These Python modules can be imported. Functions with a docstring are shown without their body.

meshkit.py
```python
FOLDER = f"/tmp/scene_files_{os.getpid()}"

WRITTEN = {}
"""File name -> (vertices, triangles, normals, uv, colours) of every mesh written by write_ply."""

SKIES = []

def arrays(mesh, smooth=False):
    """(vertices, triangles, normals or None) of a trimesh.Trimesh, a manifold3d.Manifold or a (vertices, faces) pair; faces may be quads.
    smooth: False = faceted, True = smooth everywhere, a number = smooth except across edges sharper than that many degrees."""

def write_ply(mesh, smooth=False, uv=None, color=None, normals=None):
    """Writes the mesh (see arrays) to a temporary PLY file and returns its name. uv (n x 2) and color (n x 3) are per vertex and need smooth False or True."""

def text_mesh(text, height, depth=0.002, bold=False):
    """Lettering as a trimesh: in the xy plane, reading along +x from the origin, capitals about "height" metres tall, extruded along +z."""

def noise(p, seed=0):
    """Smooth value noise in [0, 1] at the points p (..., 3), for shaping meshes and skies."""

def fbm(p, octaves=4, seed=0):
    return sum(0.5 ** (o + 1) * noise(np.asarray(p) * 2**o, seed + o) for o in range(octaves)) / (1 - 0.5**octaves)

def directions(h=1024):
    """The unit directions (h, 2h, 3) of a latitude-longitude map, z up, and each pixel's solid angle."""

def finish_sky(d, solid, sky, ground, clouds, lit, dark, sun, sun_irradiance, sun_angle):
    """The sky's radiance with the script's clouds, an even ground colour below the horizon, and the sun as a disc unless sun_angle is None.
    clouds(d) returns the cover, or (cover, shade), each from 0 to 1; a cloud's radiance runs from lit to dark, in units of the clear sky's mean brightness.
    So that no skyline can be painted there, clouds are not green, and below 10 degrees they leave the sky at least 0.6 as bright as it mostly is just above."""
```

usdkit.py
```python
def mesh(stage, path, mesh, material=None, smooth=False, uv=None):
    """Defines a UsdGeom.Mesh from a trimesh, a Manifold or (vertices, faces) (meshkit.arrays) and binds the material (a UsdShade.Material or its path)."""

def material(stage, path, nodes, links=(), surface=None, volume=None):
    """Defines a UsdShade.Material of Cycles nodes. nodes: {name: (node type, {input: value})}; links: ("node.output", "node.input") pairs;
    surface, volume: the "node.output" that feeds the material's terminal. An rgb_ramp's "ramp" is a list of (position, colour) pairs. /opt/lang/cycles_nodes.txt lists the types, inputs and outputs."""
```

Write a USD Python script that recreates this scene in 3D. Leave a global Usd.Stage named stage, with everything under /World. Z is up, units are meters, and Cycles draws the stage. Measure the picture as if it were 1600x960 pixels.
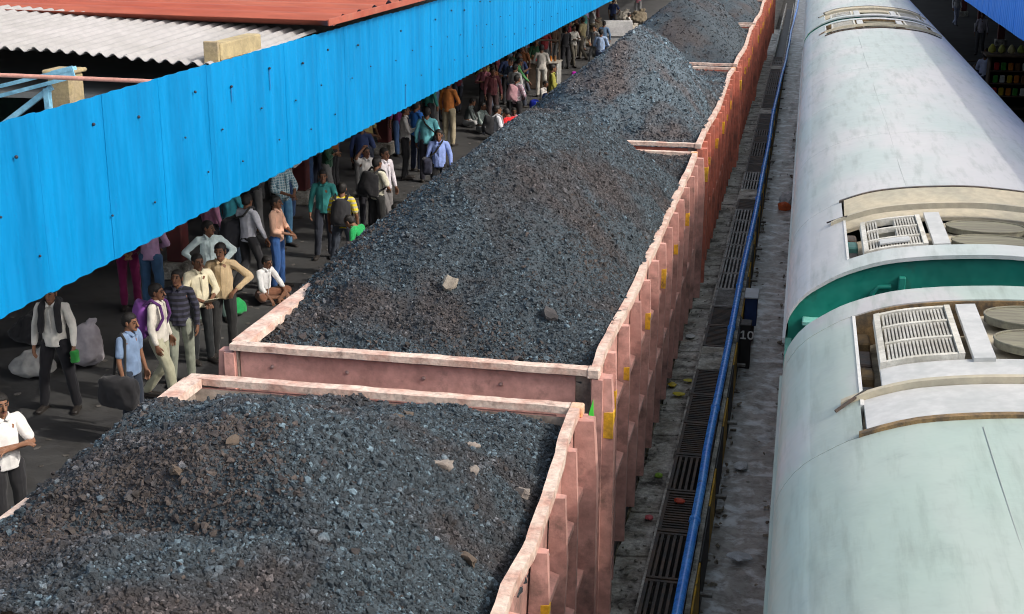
import math, random
import numpy as np, trimesh, manifold3d as m3
from manifold3d import Manifold
from scipy.interpolate import PchipInterpolator
from pxr import Usd, UsdGeom, UsdLux, UsdShade, Gf, Sdf, Vt
import usdkit, meshkit
from meshkit import fbm

random.seed(7)
RNG = np.random.default_rng(7)
stage = Usd.Stage.CreateInMemory()
UsdGeom.SetStageUpAxis(stage, UsdGeom.Tokens.z)
UsdGeom.SetStageMetersPerUnit(stage, 1.0)
UsdGeom.Xform.Define(stage, '/World')
stage.SetDefaultPrim(stage.GetPrimAtPath('/World'))
UsdGeom.Scope.Define(stage, '/World/Looks')

# ------------------------------------------------------------------ camera, sky, sun
F_PX, PITCH, YAW, ROLL, EYE = 2134.15, .2930, -.2070, .003, np.array([0, 0, 6.9])
_F = np.array([math.sin(YAW)*math.cos(PITCH), math.cos(YAW)*math.cos(PITCH), -math.sin(PITCH)])
_R = np.array([math.cos(YAW), -math.sin(YAW), 0]); _U = np.cross(_R, _F)
_R2 = _R*math.cos(ROLL)+_U*math.sin(ROLL); _U2 = -_R*math.sin(ROLL)+_U*math.cos(ROLL)
cam = UsdGeom.Camera.Define(stage, '/World/camera')
cam.CreateHorizontalApertureAttr(36.0); cam.CreateVerticalApertureAttr(21.6)
cam.CreateFocalLengthAttr(36.0*F_PX/1600); cam.CreateClippingRangeAttr(Gf.Vec2f(.1, 4000))
cam.CreateExposureAttr(0.14)
cam.AddTransformOp().Set(Gf.Matrix4d(*[float(x) for r in ([*_R2, 0], [*_U2, 0], [*(-_F), 0], [*EYE, 1]) for x in r]))

SUN = np.array([1.0, -.16, .84]); SUN /= np.linalg.norm(SUN)
SUN_EL, SUN_ROT = math.asin(SUN[2]), math.atan2(SUN[0], SUN[1])
sun = UsdLux.DistantLight.Define(stage, '/World/sun')
sun.CreateIntensityAttr(.52); sun.CreateAngleAttr(.6); sun.CreateColorAttr(Gf.Vec3f(1, .94, .85)); sun.CreateNormalizeAttr(True)
_x = np.cross([0, 0, 1], SUN); _x /= np.linalg.norm(_x); _y = np.cross(SUN, _x)
sun.AddTransformOp().Set(Gf.Matrix4d(*[float(x) for r in ([*_x, 0], [*_y, 0], [*SUN, 0], [0, 0, 30, 1]) for x in r]))
sky = UsdLux.DomeLight.Define(stage, '/World/sky')
sky.GetPrim().SetCustomDataByKey('kind', 'structure')
skymat = usdkit.material(stage, '/World/Looks/sky', {
    'sky': ('sky_texture', {'sky_type': 'single_scattering', 'sun_disc': False, 'sun_elevation': SUN_EL, 'sun_rotation': SUN_ROT, 'air_density': 1.0, 'aerosol_density': 4.0}),
    'tc': ('texture_coordinate', {}), 'n': ('noise_texture', {'scale': 2.2, 'detail': 7.0, 'roughness': .6}), 'r': ('rgb_ramp', {'ramp': [(0, (.15,)*3), (.38, (.25,)*3), (.6, (.85,)*3), (1, (.95,)*3)]}),
    'cl': ('hsv', {'saturation': .22, 'value': 1.85}), 'mx': ('mix', {}),
    'bg': ('background_shader', {'strength': .15})}, [('tc.generated', 'n.vector'), ('n.fac', 'r.fac'), ('sky.color', 'cl.color'), ('r.color', 'mx.fac'), ('sky.color', 'mx.color1'), ('cl.color', 'mx.color2'), ('mx.color', 'bg.color')], surface='bg.background')
UsdShade.MaterialBindingAPI.Apply(sky.GetPrim()).Bind(skymat)

# ------------------------------------------------------------------ helpers
_used = {}
def numbered(parent, name):
    k = (parent, name); n = _used.get(k, 0); _used[k] = n+1
    return f'{parent}/{name}' if n == 0 else f'{parent}/{name}_{n:03d}'
def pp(parent): return '/World' if parent is None else str(parent.GetPath())
def obj(name, mesh, mat, parent=None, smooth=False):
    path = numbered(pp(parent), name)
    return usdkit.mesh(stage, path, mesh, mat, smooth).GetPrim()
def tag(p, label=None, cat=None, group=None, kind=None):
    for k, v in (('label', label), ('category', cat), ('group', group), ('kind', kind)):
        if v: p.SetCustomDataByKey(k, v)
    return p
def thing(name, label, cat, loc=(0, 0, 0), rz=0, group=None, kind=None):
    x = UsdGeom.Xform.Define(stage, numbered('/World', name))
    x.AddTranslateOp().Set(Gf.Vec3d(*map(float, loc)))
    if rz: x.AddRotateZOp().Set(float(rz))
    return tag(x.GetPrim(), label, cat, group, kind)
def dup(src, name, label, cat, loc, rz=0, group=None):
    r = thing(name, label, cat, loc, rz, group)
    r.GetReferences().AddInternalReference(src.GetPath()); r.SetInstanceable(True)
    return r
def cat_(ms): return trimesh.util.concatenate(ms)
def box(x0, x1, y0, y1, z0, z1):
    m = trimesh.creation.box([x1-x0, y1-y0, z1-z0]); m.apply_translation([(x0+x1)/2, (y0+y1)/2, (z0+z1)/2]); return m
def cbox(x0, x1, y0, y1, z0, z1, c=.01):
    """box with chamfered edges"""
    pts = []
    for sx, X, in ((1, x0), (-1, x1)):
        for sy, Y in ((1, y0), (-1, y1)):
            for sz, Z in ((1, z0), (-1, z1)):
                pts += [[X, Y+sy*c, Z+sz*c], [X+sx*c, Y, Z+sz*c], [X+sx*c, Y+sy*c, Z]]
    return mf(Manifold.hull_points(np.array(pts)))
def mf(M):
    m = M.to_mesh(); return trimesh.Trimesh(np.array(m.vert_properties[:, :3], float), np.array(m.tri_verts), process=False)
def bar(p0, p1, w, h, up=(0, 0, 1)):
    p0, p1 = np.array(p0, float), np.array(p1, float); d = p1-p0; L = np.linalg.norm(d); d /= L
    s = np.cross(d, up); s = s/np.linalg.norm(s); u = np.cross(s, d)
    m = trimesh.creation.box([w, L, h]); M = np.eye(4); M[:3, 0], M[:3, 1], M[:3, 2], M[:3, 3] = s, d, u, (p0+p1)/2
    m.apply_transform(M); return m
def tube(pts, r, n=12, cap=True):
    pts = np.array(pts, float); k = len(pts); rr = np.broadcast_to(r, (k,)); t = np.gradient(pts, axis=0); t /= np.linalg.norm(t, axis=1)[:, None]
    ref = np.array([0, 0, 1.0]) if abs(t[0, 2]) < .9 else np.array([1.0, 0, 0])
    V = []
    for i in range(k):
        s = np.cross(t[i], ref); s /= np.linalg.norm(s); u = np.cross(s, t[i])
        a = np.linspace(0, 2*np.pi, n, endpoint=False)
        V.append(pts[i]+rr[i]*(np.cos(a)[:, None]*s+np.sin(a)[:, None]*u))
    V = np.vstack(V); Fc = []
    for i in range(k-1):
        for j in range(n):
            a, b = i*n+j, i*n+(j+1) % n; Fc += [[a, a+n, b], [b, a+n, b+n]]
    if cap:
        c0, c1 = len(V), len(V)+1; V = np.vstack([V, pts[0], pts[-1]])
        for j in range(n): Fc += [[c0, j, (j+1) % n], [c1, (k-1)*n+(j+1) % n, (k-1)*n+j]]
    return trimesh.Trimesh(V, Fc, process=False)
def grid(f, us, vs, flip=False):
    """sheet from f(U, V) -> points"""
    U, V = np.meshgrid(us, vs, indexing='ij'); P = f(U, V).reshape(-1, 3); n, m = len(us), len(vs)
    i, j = np.meshgrid(np.arange(n-1), np.arange(m-1), indexing='ij'); a = (i*m+j).ravel(); q = np.stack([a, a+m, a+m+1, a+1], 1)
    if flip: q = q[:, ::-1]
    return trimesh.Trimesh(P, np.vstack([q[:, [0, 1, 2]], q[:, [0, 2, 3]]]), process=False)
def shell(f, us, vs, d):
    """closed slab: sheet f, and its copy moved by the vector d"""
    n, m = len(us), len(vs)
    a = grid(f, us, vs); V = np.vstack([a.vertices, a.vertices+np.array(d)]); N = n*m; F0 = a.faces
    Fc = [F0, F0[:, ::-1]+N]
    def rim(idx):
        idx = np.array(idx); s, e = idx[:-1], idx[1:]
        Fc.append(np.stack([s, s+N, e+N], 1)); Fc.append(np.stack([s, e+N, e], 1))
    rim([i*m for i in range(n)][::-1]); rim([i*m+m-1 for i in range(n)]); rim(list(range(m))); rim([(n-1)*m+j for j in range(m)][::-1])
    return trimesh.Trimesh(V, np.vstack(Fc), process=False)

# ------------------------------------------------------------------ materials
_m = {}
def mat(name, color, rough=.6, var=.25, scale=3.0, color2=None, mixat=(.4, .62), bump=.25, bscale=40, bdist=.01, metal=0, spec=.5, world=True, detail=6, grime=None, rnd=0, stretch=None, coat=0):
    """painted / mineral surface: colour varied by two noises, fine relief by a third"""
    if name in _m: return _m[name]
    c = np.array(color, float); c2 = np.array(color2 if color2 is not None else c*(1-var), float)
    N = {'co': ('geometry', {}) if world else ('texture_coordinate', {}), 'mp': ('mapping', {'scale': stretch or (1, 1, 1)}),
         'n1': ('noise_texture', {'scale': scale, 'detail': detail, 'roughness': .6}),
         'r1': ('rgb_ramp', {'ramp': [(0, c), (mixat[0], c), (mixat[1], c2), (1, c2)]}),
         'n2': ('noise_texture', {'scale': scale*7.3, 'detail': 4.0, 'roughness': .65}),
         'r2': ('rgb_ramp', {'ramp': [(0, (1-var,)*3), (.35, (1-var*.6,)*3), (.65, (1+var*.35,)*3), (1, (1+var*.5,)*3)]}),
         'mu': ('mix', {'mix_type': 'multiply', 'fac': 1.0}),
         'n3': ('noise_texture', {'scale': bscale, 'detail': 5.0, 'roughness': .6}),
         'b': ('bump', {'strength': bump, 'distance': bdist}),
         'rr': ('map_range', {'from_min': .3, 'from_max': .7, 'to_min': max(rough-.12, .02), 'to_max': min(rough+.12, 1), 'clamp': True}),
         'p': ('principled_bsdf', {'metallic': metal, 'specular_ior_level': spec, 'coat_weight': coat})}
    pos = 'co.position' if world else 'co.object'
    L = [(pos, 'mp.vector'), ('mp.vector', 'n1.vector'), ('mp.vector', 'n2.vector'), (pos, 'n3.vector'), ('n1.fac', 'r1.fac'), ('n2.fac', 'r2.fac'),
         ('r1.color', 'mu.color1'), ('r2.color', 'mu.color2'), ('n3.fac', 'b.height'), ('b.normal', 'p.normal'), ('n2.fac', 'rr.value'), ('rr.result', 'p.roughness')]
    last = 'mu.color'
    if grime is not None:
        gc, gs, a, bb = grime
        N['n4'] = ('noise_texture', {'scale': gs, 'detail': 8.0, 'roughness': .7}); N['r4'] = ('rgb_ramp', {'ramp': [(0, (0, 0, 0)), (a, (0, 0, 0)), (bb, (1, 1, 1)), (1, (1, 1, 1))]})
        N['mg'] = ('mix', {'color2': gc}); L += [(pos, 'n4.vector'), ('n4.fac', 'r4.fac'), ('r4.color', 'mg.fac'), (last, 'mg.color1')]; last = 'mg.color'
    if rnd:
        N['oi'] = ('object_info', {}); N['rm'] = ('map_range', {'to_min': 1-rnd, 'to_max': 1+rnd}); N['hv'] = ('hsv', {})
        L += [('oi.random', 'rm.value'), ('rm.result', 'hv.value'), (last, 'hv.color')]; last = 'hv.color'
    L.append((last, 'p.base_color'))
    _m[name] = usdkit.material(stage, '/World/Looks/'+name, N, L, surface='p.BSDF')
    return _m[name]
def plain(name, color, rough=.6, metal=0, spec=.5):
    if name not in _m:
        _m[name] = usdkit.material(stage, '/World/Looks/'+name, {'p': ('principled_bsdf', {'base_color': color, 'roughness': rough, 'metallic': metal, 'specular_ior_level': spec})}, [], surface='p.BSDF')
    return _m[name]
def cloth(color, pattern=None, color2=(.8, .8, .8), scale=1.0):
    key = 'cloth_'+'_'.join(f'{int(round(v*100)):02d}' for v in (*color, *(color2 if pattern else ())))+(('_'+pattern) if pattern else '')
    if key in _m: return _m[key]
    c = np.array(color)
    N = {'co': ('texture_coordinate', {}), 'n': ('noise_texture', {'scale': 9.0, 'detail': 5.0}), 'b': ('bump', {'strength': .5, 'distance': .02}),
         'r': ('rgb_ramp', {'ramp': [(0, c*.72), (.35, c*.85), (.65, np.minimum(c*1.12, 1)), (1, np.minimum(c*1.2, 1))]}),
         'p': ('principled_bsdf', {'roughness': .85, 'specular_ior_level': .25, 'sheen_weight': .15})}
    L = [('co.object', 'n.vector'), ('n.fac', 'r.fac'), ('n.fac', 'b.height'), ('b.normal', 'p.normal')]; last = 'r.color'
    def wave(nm, d, s, cut):
        N[nm] = ('wave_texture', {'bands_direction': d, 'scale': s, 'distortion': .3, 'detail': 1.0})
        N[nm+'r'] = ('rgb_ramp', {'ramp': [(0, (0, 0, 0)), (cut, (0, 0, 0)), (cut+.08, (1, 1, 1)), (1, (1, 1, 1))]})
        N[nm+'m'] = ('mix', {'color2': color2})
        L.extend([('co.object', nm+'.vector'), (nm+'.fac', nm+'r.fac'), (nm+'r.color', nm+'m.fac')])
    if pattern in ('hstripe', 'check'):
        wave('wz', 'z', 4.2 if pattern == 'hstripe' else 6.5, .55 if pattern == 'hstripe' else .8); L.append((last, 'wzm.color1')); last = 'wzm.color'
    if pattern in ('vstripe', 'check'):
        wave('wx', 'x', 7.0 if pattern == 'check' else 9.0, .8); L.append((last, 'wxm.color1')); last = 'wxm.color'
    L.append((last, 'p.base_color'))
    _m[key] = usdkit.material(stage, '/World/Looks/'+key, N, L, surface='p.BSDF')
    return _m[key]

M_ground = mat('ground_ballast', (.10, .09, .075), .9, .5, 2.0, color2=(.16, .145, .12), bump=.8, bscale=22, bdist=.04)
M_asphalt = mat('platform_asphalt', (.042, .042, .044), .75, .4, .6, color2=(.062, .062, .062), bump=.3, bscale=30, grime=((.035, .033, .03), 1.7, .5, .72))
M_concrete = mat('concrete', (.62, .60, .55), .8, .5, 3.2, color2=(.33, .30, .25), bump=.7, bscale=22, bdist=.03, grime=((.05, .043, .036), 2.8, .47, .66))
def wet_glint_mat():
    N = {'g': ('geometry', {}), 'mp': ('mapping', {'scale': (1.0, 1.25, 1.0)}), 'n1': ('noise_texture', {'scale': 2.9, 'detail': 8.0, 'roughness': .66, 'distortion': .3}),
         'm': ('rgb_ramp', {'ramp': [(0, (0, 0, 0)), (.50, (0, 0, 0)), (.60, (.75,)*3), (.70, (1,)*3), (1, (1,)*3)]}), 'n2': ('noise_texture', {'scale': 9.0, 'detail': 8.0, 'roughness': .7}),
         'd': ('rgb_ramp', {'ramp': [(0, (.10, .085, .07)), (.40, (.20, .18, .16)), (.55, (.33, .31, .285)), (1, (.42, .40, .37))]}),
         'w': ('rgb_ramp', {'ramp': [(0, (.40, .43, .45)), (.45, (.62, .66, .69)), (1, (.84, .87, .90))]}), 'mx': ('mix', {}), 'rr': ('map_range', {'to_min': .62, 'to_max': .16}), 'b': ('bump', {'strength': .6, 'distance': .02}), 'p': ('principled_bsdf', {'specular_ior_level': .8})}  # pale patches: bright sky mirrored in wet concrete, painted into base colour
    L = [('g.position', 'mp.vector'), ('mp.vector', 'n1.vector'), ('n1.fac', 'm.fac'), ('g.position', 'n2.vector'), ('n2.fac', 'd.fac'), ('n2.fac', 'w.fac'), ('m.color', 'mx.fac'), ('d.color', 'mx.color1'), ('w.color', 'mx.color2'),
         ('mx.color', 'p.base_color'), ('n1.fac', 'rr.value'), ('rr.result', 'p.roughness'), ('n2.fac', 'b.height'), ('b.normal', 'p.normal')]
    return usdkit.material(stage, '/World/Looks/wet_concrete', N, L, surface='p.BSDF')
M_concrete_wet_glint = wet_glint_mat()
M_sleeper = mat('sleeper_concrete', (.40, .36, .24), .9, .45, 3.0, color2=(.13, .12, .07), bump=.6, bscale=25, bdist=.02)
M_steel = mat('dark_iron', (.045, .042, .04), .55, .5, 6.0, color2=(.10, .065, .045), bump=.4, bscale=60, metal=.3)
M_steel_light = mat('worn_iron', (.30, .30, .29), .5, .5, 6.0, color2=(.12, .11, .10), bump=.4, bscale=60, metal=.4)
M_rail = mat('rail_steel', (.25, .22, .2), .4, .3, 5.0, metal=.7)
M_pipe = mat('blue_pipe_paint', (.05, .27, .95), .24, .25, 2.0, color2=(.09, .37, 1.0), bump=.12, bscale=20, grime=((.12, .16, .25), 5.0, .60, .72), spec=.6)
M_navy = mat('navy_paint', (.02, .05, .16), .5, .3, 3.0)
M_yellow = mat('yellow_paint', (.72, .40, .015), .6, .4, 4.0, color2=(.5, .28, .03), grime=((.10, .07, .04), 7.0, .58, .7))
M_black = mat('black_paint', (.022, .02, .02), .6, .3, 4.0)
M_whitepaint = plain('white_letter_paint', (.8, .8, .78), .6)
M_wag = {}
for k, c, c2 in (('a', (.58, .31, .26), (.42, .215, .18)), ('b', (.42, .17, .13), (.28, .105, .08)), ('c', (.55, .17, .11), (.40, .12, .08))):
    M_wag[k] = mat('wagon_paint_'+k, c, .62, .3, 1.6, color2=c2, bump=.3, bscale=18, bdist=.012, world=False, grime=((.09, .06, .05), 2.6, .52, .74))
M_rim = mat('worn_rim_paint', (.60, .47, .39), .65, .4, 4.0, color2=(.46, .27, .21), mixat=(.42, .62), bump=.4, bscale=30, bdist=.012, grime=((.13, .09, .075), 7.0, .56, .74))
M_rimo = mat('orange_rust_paint', (.72, .30, .12), .65, .3, 5.0, color2=(.6, .42, .30))
M_inside = mat('wagon_inner_steel', (.36, .30, .25), .7, .4, 2.4, color2=(.2, .15, .12), world=False, grime=((.06, .05, .05), 4.0, .52, .7))
M_rivet = plain('rivet_steel', (.30, .20, .18), .4, .4)
M_blue = mat('blue_cladding', (.0005, .178, .40), .5, .16, .7, color2=(.0005, .135, .31), bump=.06, bscale=3.0, bdist=.02, stretch=(1, 3, .35), grime=((.01, .11, .33), 6.0, .62, .8), spec=.15)
M_blue2 = mat('blue_cladding_right', (.001, .17, .68), .5, .1, .7, bump=.06, bscale=3.0, stretch=(1, 3, .35))
M_bolt = plain('bolt_dark', (.02, .018, .03), .6, .3)
M_streak = mat('rust_streak', (.02, .12, .34), .6, .3, 9.0)
M_red = mat('red_roof_paint', (.26, .048, .024), .65, .35, 1.2, color2=(.29, .085, .05), mixat=(.4, .7), bump=.2, bscale=12, stretch=(.25, 2, 1))
M_white_roof = mat('white_fibre_cement', (.32, .305, .30), .8, .14, 1.0, color2=(.26, .25, .24), bump=.2, bscale=25, grime=((.36, .33, .29), 5.0, .66, .8))
M_tan = mat('tan_concrete', (.30, .235, .12), .85, .4, 4.0, color2=(.28, .22, .13), bump=.4, bscale=25)
M_bluebar = mat('pale_blue_steel', (.22, .47, .62), .5, .3, 4.0, color2=(.12, .3, .42))
M_pinkpipe = mat('pinkish_pipe', (.50, .25, .20), .6, .3, 5.0)
M_darkwall = mat('old_station_wall', (.13, .13, .12), .9, .4, .8, color2=(.08, .085, .08))
M_under = mat('canopy_underside', (.13, .14, .14), .8, .3, 1.0)
M_maroon = mat('maroon_column_paint', (.13, .03, .03), .6, .3, 2.0)
M_skin = [mat(f'skin_{i}', c, .55, .14, 14, bump=.12, bscale=120, world=False, spec=.4) for i, c in enumerate(((.20, .095, .055), (.27, .135, .08), (.15, .07, .042)))]
M_hair = mat('black_hair', (.012, .010, .009), .5, .4, 40, bump=.8, bscale=140, world=False)
M_eye = plain('eye_dark', (.03, .022, .02), .25)
M_lip = plain('lip', (.17, .06, .05), .5)
M_shoe = mat('dark_shoe', (.03, .025, .022), .5, .3, 10, world=False)

# coach roofs
def roofmat(name, a, b, c, rough=.4):
    N = {'g': ('geometry', {}), 'mp': ('mapping', {'scale': (1.2, .45, 1.2)}), 'n1': ('noise_texture', {'scale': .9, 'detail': 3.0, 'roughness': .5}),
         'r1': ('rgb_ramp', {'ramp': [(0, a), (.40, a), (.52, b), (.60, c), (1, c)]}), 'n2': ('noise_texture', {'scale': 6.0, 'detail': 8.0, 'roughness': .7}),
         'r2': ('rgb_ramp', {'ramp': [(0, (.66,)*3), (.34, (.9,)*3), (.5, (1,)*3), (1, (1.06,)*3)]}), 'mu': ('mix', {'mix_type': 'multiply', 'fac': 1.0}),
         'ms': ('mapping', {'scale': (5, .55, 5)}), 'n4': ('noise_texture', {'scale': 2.2, 'detail': 7.0, 'roughness': .65}),
         'r4': ('rgb_ramp', {'ramp': [(0, (0, 0, 0)), (.50, (0, 0, 0)), (.66, (.5,)*3), (.8, (.85,)*3), (1, (.85,)*3)]}), 'md': ('mix', {'color2': np.array(a)*.55+np.array((.03, .03, .02))}),
         'n3': ('noise_texture', {'scale': 1.6, 'detail': 3.0}), 'n5': ('noise_texture', {'scale': 30.0, 'detail': 4.0}),
         'ad': ('math', {'math_type': 'multiply_add', 'value2': .05}), 'b': ('bump', {'strength': .35, 'distance': .05}),
         'rr': ('map_range', {'from_min': .3, 'from_max': .7, 'to_min': rough-.08, 'to_max': rough+.16, 'clamp': True}), 'p': ('principled_bsdf', {'specular_ior_level': .5})}
    L = [('g.position', 'mp.vector'), ('mp.vector', 'n1.vector'), ('n1.fac', 'r1.fac'), ('g.position', 'n2.vector'), ('n2.fac', 'r2.fac'), ('r1.color', 'mu.color1'), ('r2.color', 'mu.color2'),
         ('g.position', 'ms.vector'), ('ms.vector', 'n4.vector'), ('n4.fac', 'r4.fac'), ('r4.color', 'md.fac'), ('mu.color', 'md.color1'), ('md.color', 'p.base_color'),
         ('g.position', 'n3.vector'), ('g.position', 'n5.vector'), ('n5.fac', 'ad.value1'), ('n3.fac', 'ad.value3'), ('ad.value', 'b.height'), ('b.normal', 'p.normal'), ('n2.fac', 'rr.value'), ('rr.result', 'p.roughness')]
    return usdkit.material(stage, '/World/Looks/'+name, N, L, surface='p.BSDF')
M_roof1 = roofmat('roof_mint', (.30, .375, .335), (.335, .39, .355), (.40, .385, .385))
M_roof2 = roofmat('roof_white', (.365, .415, .40), (.415, .43, .425), (.445, .44, .44))
M_seam = plain('weld_seam_grey', (.30, .32, .31), .7)
M_green = mat('green_coach_paint', (.005, .17, .125), .45, .2, 1.2, color2=(.004, .12, .09), bump=.1, bscale=10, grime=((.02, .07, .055), 4.0, .6, .75))
M_lgreen = mat('pale_green_paint', (.16, .42, .36), .5, .2, 3.0)
M_tray = mat('dusty_tray', (.36, .32, .24), .8, .4, 3.0, color2=(.2, .17, .12), grime=((.08, .06, .04), 5.0, .55, .7))
M_tanp = mat('tan_dusty_panel', (.44, .385, .28), .7, .25, 2.0, color2=(.34, .315, .24), bump=.2, bscale=12)
M_whitep = mat('white_panel', (.47, .47, .46), .5, .2, 2.5, color2=(.38, .39, .38), bump=.15, bscale=14, grime=((.34, .33, .30), 6.0, .62, .78))
M_grille = mat('dusty_grille', (.42, .41, .37), .6, .3, 6.0, color2=(.28, .26, .22))
M_gframe = mat('grille_frame', (.58, .56, .50), .6, .3, 5.0, color2=(.42, .40, .34), grime=((.25, .22, .17), 6.0, .58, .75))
M_dark = plain('shadow_gap', (.02, .02, .018), .9)
M_brown = mat('rusty_brown', (.22, .14, .06), .8, .5, 9.0, color2=(.07, .05, .03))
M_oval = mat('dusty_fan_mesh', (.20, .19, .13), .8, .3, 5.0, color2=(.13, .12, .09), stretch=(.4, 5, 1))

# coal: slate blue, with brown and purple-black patches laid through the heap
def coalmat(name, mul, rnd):
    N = {'g': ('geometry', {}), 'n1': ('noise_texture', {'scale': .85, 'detail': 5.0, 'roughness': .62, 'distortion': .4}),
         'r1': ('rgb_ramp', {'ramp': [(0, np.array((.046, .034, .030))*mul), (.36, np.array((.043, .036, .036))*mul), (.44, np.array((.036, .040, .046))*mul), (.50, np.array((.037, .053, .065))*mul), (1, np.array((.052, .076, .092))*mul)]}),
         'n2': ('noise_texture', {'scale': 26.0, 'detail': 5.0, 'roughness': .75}), 'r2': ('rgb_ramp', {'ramp': [(0, (.35,)*3), (.42, (.65,)*3), (.6, (1.2,)*3), (.75, (2.2,)*3), (1, (2.6,)*3)]}),
         'mu': ('mix', {'mix_type': 'multiply', 'fac': 1.0}), 'b': ('bump', {'strength': .9, 'distance': .03}), 'p': ('principled_bsdf', {'roughness': .55, 'specular_ior_level': .5}),
         'oi': ('object_info', {}), 'rm': ('rgb_ramp', {'ramp': [(0, (1-rnd*1.2,)*3), (.5, (1-rnd*.3,)*3), (.82, (1+rnd*.7,)*3), (.93, (1+rnd*2.6, 1+rnd*2.7, 1+rnd*2.7)), (1, (1+rnd*6.0, 1+rnd*6.0, 1+rnd*5.8))]}), 'm2': ('mix', {'mix_type': 'multiply', 'fac': 1.0})}
    L = [('g.position', 'n1.vector'), ('n1.fac', 'r1.fac'), ('g.position', 'n2.vector'), ('n2.fac', 'r2.fac'), ('r1.color', 'mu.color1'), ('r2.color', 'mu.color2'), ('n2.fac', 'b.height'), ('b.normal', 'p.normal'),
         ('oi.random', 'rm.fac'), ('mu.color', 'm2.color1'), ('rm.color', 'm2.color2'), ('m2.color', 'p.base_color')]
    return usdkit.material(stage, '/World/Looks/'+name, N, L, surface='p.BSDF')
M_coal = coalmat('coal_fines', .82, 0.0)
M_lump = coalmat('coal_lump', .92, .55)
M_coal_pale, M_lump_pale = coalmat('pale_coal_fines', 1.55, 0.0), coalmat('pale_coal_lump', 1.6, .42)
M_coal_dark, M_lump_dark = coalmat('dark_coal_fines', .72, 0.0), coalmat('dark_coal_lump', .78, .5)
M_blump = mat('brown_coal_lump', (.046, .035, .029), .8, .5, 20, color2=(.026, .021, .022), bump=.5, bscale=60, rnd=.55)
M_stone = mat('grey_brown_stone', (.22, .19, .165), .8, .4, 8.0, color2=(.17, .14, .12), bump=.5, bscale=30, world=False, rnd=.3)

# ------------------------------------------------------------------ ground, tracks, platforms
PZ = .5                                    # platform top
tag(obj('ground', grid(lambda u, v: np.stack([u, v, 0*u-.42], -1), np.linspace(-1500, 1500, 13), np.linspace(-300, 2500, 13)), M_ground), 'dark ballast ground under the tracks', 'ground', kind='structure')
def bed(x0, x1, z, seed, amp, mat_, name, label):
    ys = np.concatenate([np.arange(3, 32, .08), np.arange(32, 110, .5)]); xs = np.linspace(x0, x1, max(6, int((x1-x0)/.08)))
    def f(u, v):
        p = np.stack([u, v, 0*u], -1); return np.stack([u, v, z+amp*(fbm(p*5, 4, seed)-.5)], -1)
    m = grid(f, xs, ys)
    return tag(obj(name, m, mat_, smooth=True), label, 'ground', kind='structure')
bed(-4.75, -1.55, -.16, 3, .07, M_ground, 'track_bed', 'dirty ballast bed beneath the coal wagons')
bed(-.74, 3.2, -.26, 5, .09, M_concrete_wet_glint, 'wet_track_apron', 'wet stained concrete apron, pale sky reflections painted in its colour, between pipe wall and passenger coach')
def platform(x0, x1, label):
    t = thing('platform', label, 'platform', kind='structure')
    obj('platform_top', box(x0, x1, -8, 130, PZ-.12, PZ), M_asphalt, t)
    xe = x1 if x1 < 0 else x0
    s = 1 if x1 < 0 else -1
    for k in range(34):                    # coping stones along the edge
        y = 2+k*1.5; a, b = sorted((xe+s*.004, xe-s*.38))
        obj('coping_stone', cbox(a, b, y+.006, y+1.494, PZ-.1, PZ+.012+.004*random.random(), .008), M_concrete, t)
    obj('platform_wall', box(*sorted((xe-s*.10, xe-s*.5)), -8, 130, -.5, PZ-.125), M_concrete, t)
    return t
platform(-24, -4.88, 'dark asphalt platform crowded with waiting people left of the coal wagons')
platform(3.28, 14, 'dark platform under blue canopy right of the passenger coaches')
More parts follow.
